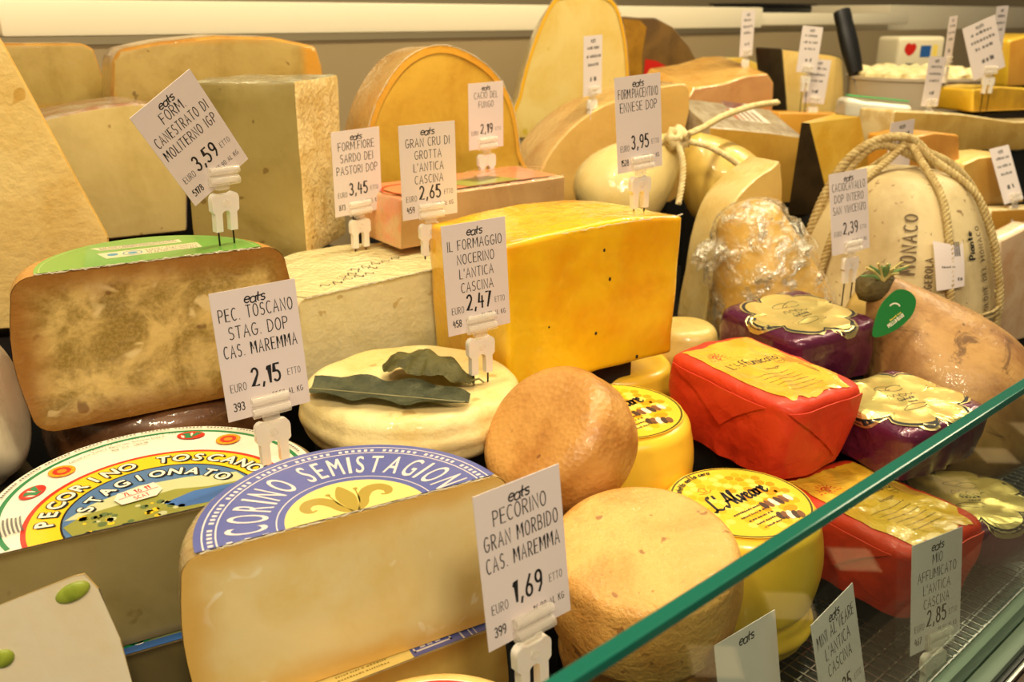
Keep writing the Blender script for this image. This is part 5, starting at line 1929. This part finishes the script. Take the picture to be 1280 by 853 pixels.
# cut provolone piece right of the yellow block
q3 = round_out([(884, 430), (890, 350), (902, 290), (918, 252), (944, 224), (966, 210), (977, 207), (978, 300), (964, 430)], 3)
q3 = [p for p in q3 if p[1] <= 430]
m_pr = cheese('provola_skin', S(232, 206, 140), S(216, 182, 104), film=1.0, film_scale=60, film_str=.7)
m_prf = cheese('provola_face', S(224, 188, 106), S(210, 168, 80), scale=7, film=.7, film_scale=30, film_str=.3, bump=.1)
slab_piece('cheese_wedge', (935, 430), .061, R(-16), q3, .06, m_pr, m_prf, 'pale provolone wedge with an arched skin right of the yellow block', bev=.009)
# pale rind corner peeping out beside the yellow block
p_ = atd(868, 430, 1.0)
t = whole_wheel('round_cheese', (p_.x - .012, p_.y + .006), p_.z - .03, .055, .036, cheese('straw_rind', S(226, 200, 120), S(200, 166, 84), film=.5), 'straw coloured cheese squeezed between the yellow block and the red parcel', corner=.014)
riser(p_.x, p_.y, .06, .06, p_.z - .03)
# yellow packed wheel under the yellow block
p_ = at(790, 468, .15)
t = whole_wheel('waxed_cheese', (.672, .590), .100, .048, .060, m_wax, 'yellow waxed wheel tucked under the front of the saffron block', corner=.010)
riser(.672, .590, .08, .08, .100)

# smoked scamorza in cling film
SC = atd(974, 425, 1.122)
m_sc = cheese('scamorza_skin', S(226, 182, 82), S(206, 152, 56), scale=7, film=.9, film_scale=30, film_str=.5)
scp = [(0, 0), (.05, .002), (.066, .02), (.070, .045), (.064, .075), (.055, .105), (.046, .130), (.040, .150), (.034, .164), (.020, .174), (.0, .178)]
SCA = (-.34 * RGT + Vector((0, 0, 1)))
t, pr3 = body_at('scamorza', SC, SCA, scp, m_sc, 'amber scamorza wrapped in crumpled clear film behind the purple parcel', jig=.004, freq=12, seed=3)
k = NT('cling_film')
k.t.nodes.remove(k.b)
tr_ = k.n('ShaderNodeBsdfTransparent')
gl = k.n('ShaderNodeBsdfGlossy')
gl.inputs['Roughness'].default_value = .16
df = k.n('ShaderNodeBsdfDiffuse')
df.inputs['Color'].default_value = S(250, 240, 210)
h = k.noise(60, 3, .6, 2.0)
bmp = k.bump(h, .9, .006)
k.l(bmp, gl.inputs['Normal'])
k.l(bmp, df.inputs['Normal'])
m1_, m2_ = k.n('ShaderNodeMixShader'), k.n('ShaderNodeMixShader')
m1_.inputs[0].default_value = .45
k.l(gl.outputs[0], m1_.inputs[1])
k.l(df.outputs[0], m1_.inputs[2])
fac = k.map(k.noise(34, 4, .65, 1.5), .42, .68, .08, .85)
k.l(fac, m2_.inputs[0])
k.l(tr_.outputs[0], m2_.inputs[1])
k.l(m1_.outputs[0], m2_.inputs[2])
k.l(m2_.outputs[0], k.t.nodes['Material Output'].inputs[0])
m_film = k.m
fb = lathe_bm([(max(0, r + .003 + (.008 if .1 < z < .14 else 0)), z + (.002 if z > .1 else -.001)) for r, z in pr3], 96)
for v in fb.verts:
    n_ = noise.noise(v.co * 30) * .004 + abs(noise.noise(v.co * 60)) * .005 * (1 if v.co.z > .08 else .4)
    r_ = math.hypot(v.co.x, v.co.y)
    if r_ > 1e-4:
        v.co.x += v.co.x / r_ * n_
        v.co.y += v.co.y / r_ * n_
from_bm('film_wrap', fb, m_film, t, 80, label='crumpled clear film')
Ts = t.rotation_euler.to_matrix().inverted()
for cx_, cy_, dd, rr in ((888, 318, 1.06, .017), (950, 302, 1.04, .011), (992, 318, 1.05, .017), (1012, 352, 1.05, .012)):
    b2 = bmesh.new()
    bmesh.ops.create_icosphere(b2, subdivisions=4, radius=rr)
    c_ = Ts @ (atd(cx_, cy_, dd) - SC)
    for v in b2.verts:
        n_ = 1 + .55 * noise.noise(v.co * 130 + Vector((cx_, 0, 0))) + .3 * noise.noise(v.co * 320)
        v.co = c_ + Vector((v.co.x * n_ * 1.3, v.co.y * n_, v.co.z * n_ * .9))
    from_bm('film_knot', b2, m_film, t, 80)
riser(SC.x, SC.y, .08, .08, SC.z)


# ------------------------------------------------------------------ far right, out of focus
# barcode cheese and the San Vincenzo caciocavallo behind tag CACIOCAVALLO
p_ = atd(1012, 335, 1.54)
m_cv = cheese('caciocavallo_skin', S(206, 176, 98), S(180, 144, 70), scale=9, film=.5)
t, prb = body_at('caciocavallo', p_ - Vector((0, 0, .05)), (0, 0, 1), [(0, 0), (.04, .002), (.058, .03), (.060, .06), (.05, .09), (.03, .105), (.016, .115), (.02, .125), (0, .132)], m_cv, 'small tan caciocavallo with a paper barcode label behind the DOP INTERO tag', jig=.002)
riser(p_.x, p_.y, .07, .07, p_.z - .05)
fa = math.atan2(-p_.y, -p_.x)
d = Draw(.0002)
blob(d, [(-.032, .060), (.034, .060), (.034, .112), (-.032, .112)], plain('paper_band', S(226, 206, 154), .5), 6)
d.layer()
for i in range(12): d.rect(.004 + .0022 * i, .072, .004 + .0022 * i + (.0014 if i % 3 else .0008), .104, M_INK)
for i in range(4): d.fine_print(-.024 + .006 * i, .066, -.020 + .006 * i, .004, M_GREY_INK, seed=i)
d.build('barcode_label', t, lambda u, v, z: ((.064 + z) * math.cos(fa + u / .064), (.064 + z) * math.sin(fa + u / .064), v))
rb_ = bmesh.new()
rope_bm([Vector((0, 0, .125)), -.02 * FWD + Vector((0, 0, .132)) - RGT * .01, -.04 * FWD - RGT * .03 + Vector((0, 0, .118)), RGT * -.05 - .03 * FWD + Vector((0, 0, .10))], .005, .016, rb_)
from_bm('rope', rb_, M_ROPE_PALE, t, 60)
p_ = Vector((.990, .478, .085))
t, prc = body_at('caciocavallo', p_, (0, 0, 1), [(0, 0), (.020, .002), (.029, .02), (.030, .05), (.027, .075), (.020, .092), (.012, .102), (.0, .106)], m_cv, 'yellow caciocavallo with dark print right behind the DOP INTERO tag', jig=.002, seed=5)
fa2 = math.atan2(-p_.y, -p_.x)
d = Draw(.0002)
for i in range(5): d.fine_print(-.016 + .008 * i, .05, -.012 + .008 * i, .010, M_INK, ang=.0, seed=i)
d.build('stamp', t, lambda u, v, z: ((prof_r(prc, v) + .0028 + z) * math.cos(fa2 + u / .030), (prof_r(prc, v) + .0028 + z) * math.sin(fa2 + u / .030), v))
riser(p_.x, p_.y, .04, .04, .085)
# yellow triangle with the dark rind side
P0 = at(1040, 268, .185)
ang = R(-10)
L4 = lambda px, py: onplane(px, py, P0, ang)
A, B, C_, D_ = [L4(*p) for p in ((1012, 154), (1075, 146), (1094, 268), (1040, 268))]
t = thing('cheese_wedge', P0, ang, 'yellow triangular wedge with a dark brown rind side', 'cheese')
f = [(x, 0, max(0, z)) for x, z in (A, B, C_, D_)]
bk = [(f[0][0] - .004, .012, f[0][2]), (f[1][0], .05, f[1][2]), (f[2][0], .09, 0), (f[3][0] - .062, .035, 0)]
bm = bmesh.new()
V = [bm.verts.new(p) for p in f + bk]
for q in ((0, 1, 2, 3), (1, 5, 6, 2), (0, 4, 5, 1), (3, 2, 6, 7), (4, 7, 6, 5)): bm.faces.new([V[i] for i in q])
from_bm('paste', bm, cheese('triangle_face', S(236, 196, 80), S(220, 172, 52), film=.6, spots=S(206, 150, 40), spot_scale=40, spot_cut=.72), t, 20)
bm = bmesh.new()
V = [bm.verts.new(p) for p in (f[0], f[3], bk[3], bk[0])]
bm.faces.new(V)
bmesh.ops.solidify(bm, geom=bm.faces[:], thickness=.003)
from_bm('rind', bm, cheese('triangle_rind', S(88, 70, 44), S(58, 46, 30), scale=14, film=.3), t, 20, label='dark brown rind')
riser(P0.x, P0.y + .05, .06, .06, .185)

far = dict(bev=.006)
m_t1 = cheese('far_tan', S(224, 180, 92), S(202, 150, 64), film=.6, scale=8)
m_t2 = cheese('far_orange', S(226, 164, 62), S(208, 140, 46), film=.6, scale=8)
m_t3 = cheese('far_pale', S(240, 210, 130), S(228, 186, 98), film=.6, scale=8)
m_t4 = cheese('far_yellow', S(238, 196, 50), S(222, 170, 34), film=.6, scale=8)
m_t5 = cheese('far_crust', S(236, 216, 164), S(206, 174, 108), film=.7, scale=30)
t, p0, q = slab_piece('cheese_wedge', (1015, 150), .2655, R(-12), [(984, 152), (1056, 152), (1054, 72), (1040, 68), (977, 60)], .08, cheese('far_dark_rind', S(70, 62, 44), S(52, 46, 34), film=.4), m_t3, 'pale yellow wedge with a dark side standing behind the price tags in the far row', **far)
slab_piece('cheese_piece', (1012, 175), .246, R(-12), [(968, 175), (1060, 170), (1060, 142), (975, 140)], .05, m_t2, m_t2, 'flat orange piece lying in front of the pale far wedge', **far)
slab_piece('cheese_piece', (965, 175), .262, R(-12), [(945, 175), (985, 175), (985, 158), (950, 156)], .05, m_t3, m_t2, 'small orange slice beside the rope end', **far)
slab_piece('cheese_block', (1165, 222), .25, R(-10), [(1132, 224), (1200, 224), (1200, 168), (1170, 165), (1134, 172)], .07, m_t2, cheese('far_orange_face', S(220, 156, 66), S(206, 136, 52), film=.6), 'orange brown block standing behind the big rope hung caciocavallo', **far)
slab_piece('cheese_piece', (1190, 200), .236, R(-9), [(1114, 172), (1114, 190), (1270, 205), (1330, 205), (1330, 150), (1270, 152), (1200, 142), (1118, 138)], .07, m_t5, cheese('far_long_face', S(214, 176, 92), S(194, 150, 66), film=.6), 'long low tan cheese with a crusted top at the right', **far)
slab_piece('cheese_wedge', (1230, 262), .193, R(-12), [(1198, 250), (1205, 205), (1225, 196), (1262, 192), (1276, 230), (1280, 262), (1205, 262)], .07, m_t3, m_t1, 'golden wedge held behind the leaning price tag at the right edge', **far)
slab_piece('cheese_piece', (1250, 142), .303, R(-10), [(1216, 140), (1310, 146), (1310, 112), (1250, 108), (1217, 112)], .09, m_t4, cheese('far_mustard', S(206, 160, 34), S(176, 134, 30), film=.6), 'bright yellow piece below the grey tilted tag at the right edge', **far)
slab_piece('cheese_piece', (1278, 110), .327, R(-10), [(1258, 110), (1320, 110), (1320, 50), (1290, 42), (1262, 50)], .09, m_t4, m_t2, 'rounded yellow cheese at the right edge in the far row', bev=.010)
slab_piece('cheese_piece', (1262, 432), .042, R(-12), [(1244, 435), (1330, 435), (1330, 285), (1290, 280), (1250, 300)], .03, cheese('pink_wrapped', S(240, 214, 178), S(226, 190, 150), film=1.0), cheese('pink_wrapped_face', S(234, 200, 160), S(214, 166, 120), film=.9), 'pinkish wrapped cheese beside the rope hung caciocavallo at the right edge', bev=.010)
slab_piece('cheese_piece', (1262, 290), .166, R(-12), [(1232, 292), (1320, 292), (1320, 258), (1240, 262)], .03, m_t5, m_t2, 'small orange cheese under the leaning price tag at the right edge', bev=.006)

# round of fresh ricotta on its tray with the knife
RC = atd(1140, 118, 2.05)
t = thing('fresh_cheese', RC - Vector((0, 0, .045)), 0, 'round of crumbly white fresh cheese in a pale grey tub', 'cheese')
b = lathe_bm([(0, 0), (.130, 0), (.134, .004), (.140, .078), (.143, .080), (.143, .086), (.136, .086), (.134, .075), (0, .075)], 64)
from_bm('tub', b, plain('grey_tub', S(206, 190, 164), .4), t, 40)
b = lathe_bm([(0, .076), (.04, .076), (.08, .076), (.12, .076), (.132, .076), (.130, .092), (.12, .098), (.10, .100), (.07, .102), (.04, .103), (0, .104)], 80)
bmesh.ops.subdivide_edges(b, edges=b.edges[:], cuts=1)
from_bm('curd', jiggle(b, .012, 60, 2), cheese('curd', S(250, 236, 186), S(238, 214, 146), film=.2, scale=40, bump=.6), t, 60)
riser(RC.x, RC.y, .18, .16, RC.z - .045)
kd0, kd1 = atd(1070, 92, 2.02), atd(1048, 14, 2.02)
kt = thing('knife', kd0, 0, 'black handled knife standing up in the far row', 'knife')
dv = kd1 - kd0
b = bmesh.new()
hp = [dv * (i / 10) for i in range(11)]
tube_bm(hp, lambda q: .0165 + .004 * math.sin(q * PI) + .002 * (q > .85), 14, b)
for v in b.verts: v.co -= FWD * (v.co.dot(FWD)) * .45
from_bm('handle', b, M_BLACK, kt, 60)
b = bmesh.new()
up = dv.normalized()
sd = RGT
bl = [-.005 * up + sd * .010, -.005 * up - sd * .010, -.09 * up - sd * .012, -.125 * up + sd * .006]
vs = [b.verts.new(p) for p in bl]
b.faces.new(vs)
bmesh.ops.solidify(b, geom=b.faces[:], thickness=.0016)
from_bm('blade', b, M_STEEL, kt, 20)

# milk carton with a red and a blue mark
CT = atd(1150, 82, 2.32)
t = thing('carton', CT - Vector((0, 0, .02)), R(-20), 'pale carton with a red and a blue mark by the back panel', 'carton')
from_bm('box', box_bm(0, .04, .045, .15, .08, .09, bev=.012, seg=3), plain('carton_white', S(232, 220, 186), .4, coat=.3), t, 40)
d = Draw(.0003)
hp_ = [(-.058, .062), (-.05, .074), (-.036, .072), (-.028, .074), (-.020, .066), (-.026, .052), (-.040, .044), (-.054, .052)]
d.poly([tuple(p) for p in smooth_pts(hp_, 4)], M_RED)
d.rect(-.006, .040, .028, .068, M_BLUE)
d.rect(.034, .04, .05, .07, m_hon[2])
d.rect(-.05, .018, -.01, .026, M_GREY_INK)
d.build('print', t, lambda u, v, z: (u, -.0004 - z, v))
riser(CT.x, CT.y + .04, .10, .05, CT.z - .02)
# green and white packet
GP = atd(1090, 145, 1.75)
t = thing('packet', GP - Vector((0, 0, .01)), R(-38), 'soft white packet with a green stripe beside the fresh cheese', 'packet')
b = box_bm(0, 0, .02, .13, .06, .035, bev=.012, seg=3)
bmesh.ops.subdivide_edges(b, edges=b.edges[:], cuts=3, use_grid_fill=True)
jiggle(b, .006, 24, 2)
for v in b.verts: v.co.z += -.10 * v.co.x
from_bm('pouch', b, plain('packet_white', S(236, 232, 212), .4, coat=.8), t, 60)
sb = box_bm(0, -.012, .041, .12, .014, .003, bev=.001)
for v in sb.verts: v.co.z += -.10 * v.co.x + .003
from_bm('stripe', sb, plain('packet_green', S(96, 196, 120), .4, coat=.6), t, 30)
riser(GP.x, GP.y, .08, .04, GP.z - .012)
# black tray on the worktop behind
bt = atd(1005, 4, 2.9)
t = thing('tray', (bt.x + .05, 1.86, .493), R(0), 'black tray lying on the pale worktop at the back', 'tray')
from_bm('shell', box_bm(0, 0, .012, .34, .16, .022, bev=.006), M_BLACK, t, 30)
from_bm('rim', box_bm(0, 0, .026, .36, .18, .006, bev=.002), M_BLACK, t, 30)



# ------------------------------------------------------------------ the price tags, each stuck in the cheese under it
TAGS = {
    'T1': (0.2548, 0.5259, 0.2759, -8.3, -3.1, -1.6), 'T2': (0.2845, 0.6661, 0.3951, 6.7, 10.3, -34.6), 'T3': (0.5105, 0.8016, 0.3318, -0.8, 4.4, -2.1),
    'T4': (0.5081, 0.6780, 0.3475, -11.3, 3.0, -2.1), 'T5': (0.4376, 0.5266, 0.2917, -9.6, -2.4, -1.7), 'T6': (0.2808, 0.3025, 0.2160, -3.6, -7.2, -0.8),
    'T7': (0.7010, 0.8230, 0.3734, -5.0, 2.7, -1.9), 'T8': (0.6698, 0.5682, 0.3874, -7.3, -2.9, -3.3), 'T9': (0.9801, 0.5138, 0.2707, -13.6, -8.9, -3.1),
    'T10': (1.359, 0.490, 0.2780, -6.7, -24.3, -2.4), 'T11': (0.4788, 0.2197, 0.0919, 3.1, -12.6, -3.5), 'T12': (0.6156, 0.2191, 0.0834, -12.2, -8.7, 0.3)}
price_tag(TAGS['T1'], None, 'white price tag reading PEC. TOSCANO STAG. DOP 2,15', ['PEC. TOSCANO', 'STAG. DOP', 'CAS. MAREMMA'], '2,15', '393', '21,50 AL KG')
price_tag(TAGS['T2'], None, 'tilted white price tag reading FORM. CANESTRATO DI MOLITERNO IGP 3,59', ['FORM.', 'CANESTRATO DI', 'MOLITERNO IGP'], '3,59', '5178', '35,90 AL KG', drop=.002)
price_tag(TAGS['T3'], None, 'white price tag reading FORM. FIORE SARDO DEI PASTORI DOP 3,45', ['FORM.FIORE', 'SARDO DEI', 'PASTORI DOP'], '3,45', '873', '34,50 AL KG')
price_tag(TAGS['T4'], None, 'white price tag reading GRAN CRU DI GROTTA 2,65', ['GRAN CRU DI', 'GROTTA', "L'ANTICA", 'CASCINA'], '2,65', '459', '26,50 AL KG')
price_tag(TAGS['T5'], None, 'white price tag reading IL FORMAGGIO NOCERINO 2,47 on the bay leaf wheel', ['IL FORMAGGIO', 'NOCERINO', "L'ANTICA", 'CASCINA'], '2,47', '458', '24,70 AL KG')
price_tag(TAGS['T6'], None, 'white price tag reading PECORINO GRAN MORBIDO 1,69', ['PECORINO', 'GRAN MORBIDO', 'CAS. MAREMMA'], '1,69', '399', '16,90 AL KG')
price_tag(TAGS['T7'], None, 'white price tag reading CACIO DEL FUNGO 2,19 standing on the pink topped block', ['CACIO DEL', 'FUNGO'], '2,19', None, None, w=.0485, h=.0745)
price_tag(TAGS['T8'], None, 'white price tag reading FORM. PIACENTINO ENNESE DOP 3,95 on the yellow block', ['FORM.PIACENTINO', 'ENNESE DOP'], '3,95', '1528', '39,50 AL KG')
price_tag(TAGS['T9'], None, 'white price tag reading CACIOCAVALLO DOP INTERO SAN VINCENZO 2,39', ['CACIOCAVALLO', 'DOP INTERO', 'SAN VINCENZO'], '2,39', None, '23,90 AL KG', w=.060, h=.092)
price_tag(TAGS['T11'], None, "white price tag behind the glass reading MINI AL'VEARE L'ANTICA CASCINA", ["MINI AL'VEARE", "L'ANTICA", 'CASCINA'], '1,35', None, None)
price_tag(TAGS['T12'], None, "white price tag behind the glass reading MIO AFFUMICATO L'ANTICA CASCINA", ['MIO', 'AFFUMICATO', "L'ANTICA", 'CASCINA'], '2,85', '467', '28,50 AL KG')
# tags of the far rows: too blurred to read, printed like the near ones
def far_tag(px, py, hpx, label, yaw=-12, pitch=0, roll=-2, zb=None, d0=None, lines=('FORM.', 'PECORINO', 'DOP'), price='2,39', stand=True, big=1.0, rng=18):
    dd = d0 or FPX * .086 / hpx
    best = None
    for i in range(-rng, rng + 1):          # the nearest spot along the aisle where its pins meet a cheese
        q = dd + .012 * i
        c = atd(px, py, q)
        g = c.z - .043 * big - .036 - under(c.x, c.y, c.z - .043 * big - .012)
        if not stand or not -.018 < g < .05: continue
        cost = abs(i) + (0 if g < .016 else 12)
        if best is None or cost < best[0]: best = (cost, q)
    c = atd(px, py, best[1] if best else dd)
    price_tag((c.x, c.y, c.z, yaw, pitch, roll), zb, label, list(lines), price, None, None, stand=stand, blurred=True, w=.056 * big, h=.086 * big)


far_tag(741, 82, 66, 'white price tag in front of the tall wrapped wedge', d0=1.33, yaw=14, lines=('FORM.', 'DOLCE', 'DOP'))
far_tag(934, 42, 58, 'blurred white price tag above the lemon yellow piece', d0=1.83, yaw=8)
far_tag(1012, 62, 66, 'blurred white price tag, the rear one of the pair on the pale far wedge', d0=1.80, roll=4)
far_tag(1021, 102, 74, 'blurred white price tag, the front one of the pair on the pale far wedge', d0=1.857, roll=5, yaw=-18, rng=1)
far_tag(1167, 102, 67, 'grey looking price tag standing in front of the fresh cheese tub', d0=1.65, yaw=-5, roll=3)
far_tag(1188, 50, 62, 'narrow price tag behind the large tilted tag at the right', d0=1.68, yaw=10)
far_tag(1249, 38, 50, 'narrow price tag right of the large tilted tag', d0=1.71, yaw=2)
far_tag(1230, 60, 78, 'large grey tilted price tag hanging at the upper right', d0=1.685, yaw=-34, roll=-23, big=1.16, rng=6)
far_tag(1124, 191, 76, 'blurred price tag half hidden behind the rope loop', d0=1.28, yaw=-6)
far_tag(1258, 218, 70, 'leaning white price tag at the right edge on the golden wedge', yaw=-7, pitch=-24, roll=-3, d0=1.42, big=1.02)
c_ = atd(938, 862, .575)
price_tag((c_.x, c_.y, c_.z, -6, -10, -2), None, 'corner of a white price tag at the bottom edge behind the glass', [], None, None, None)
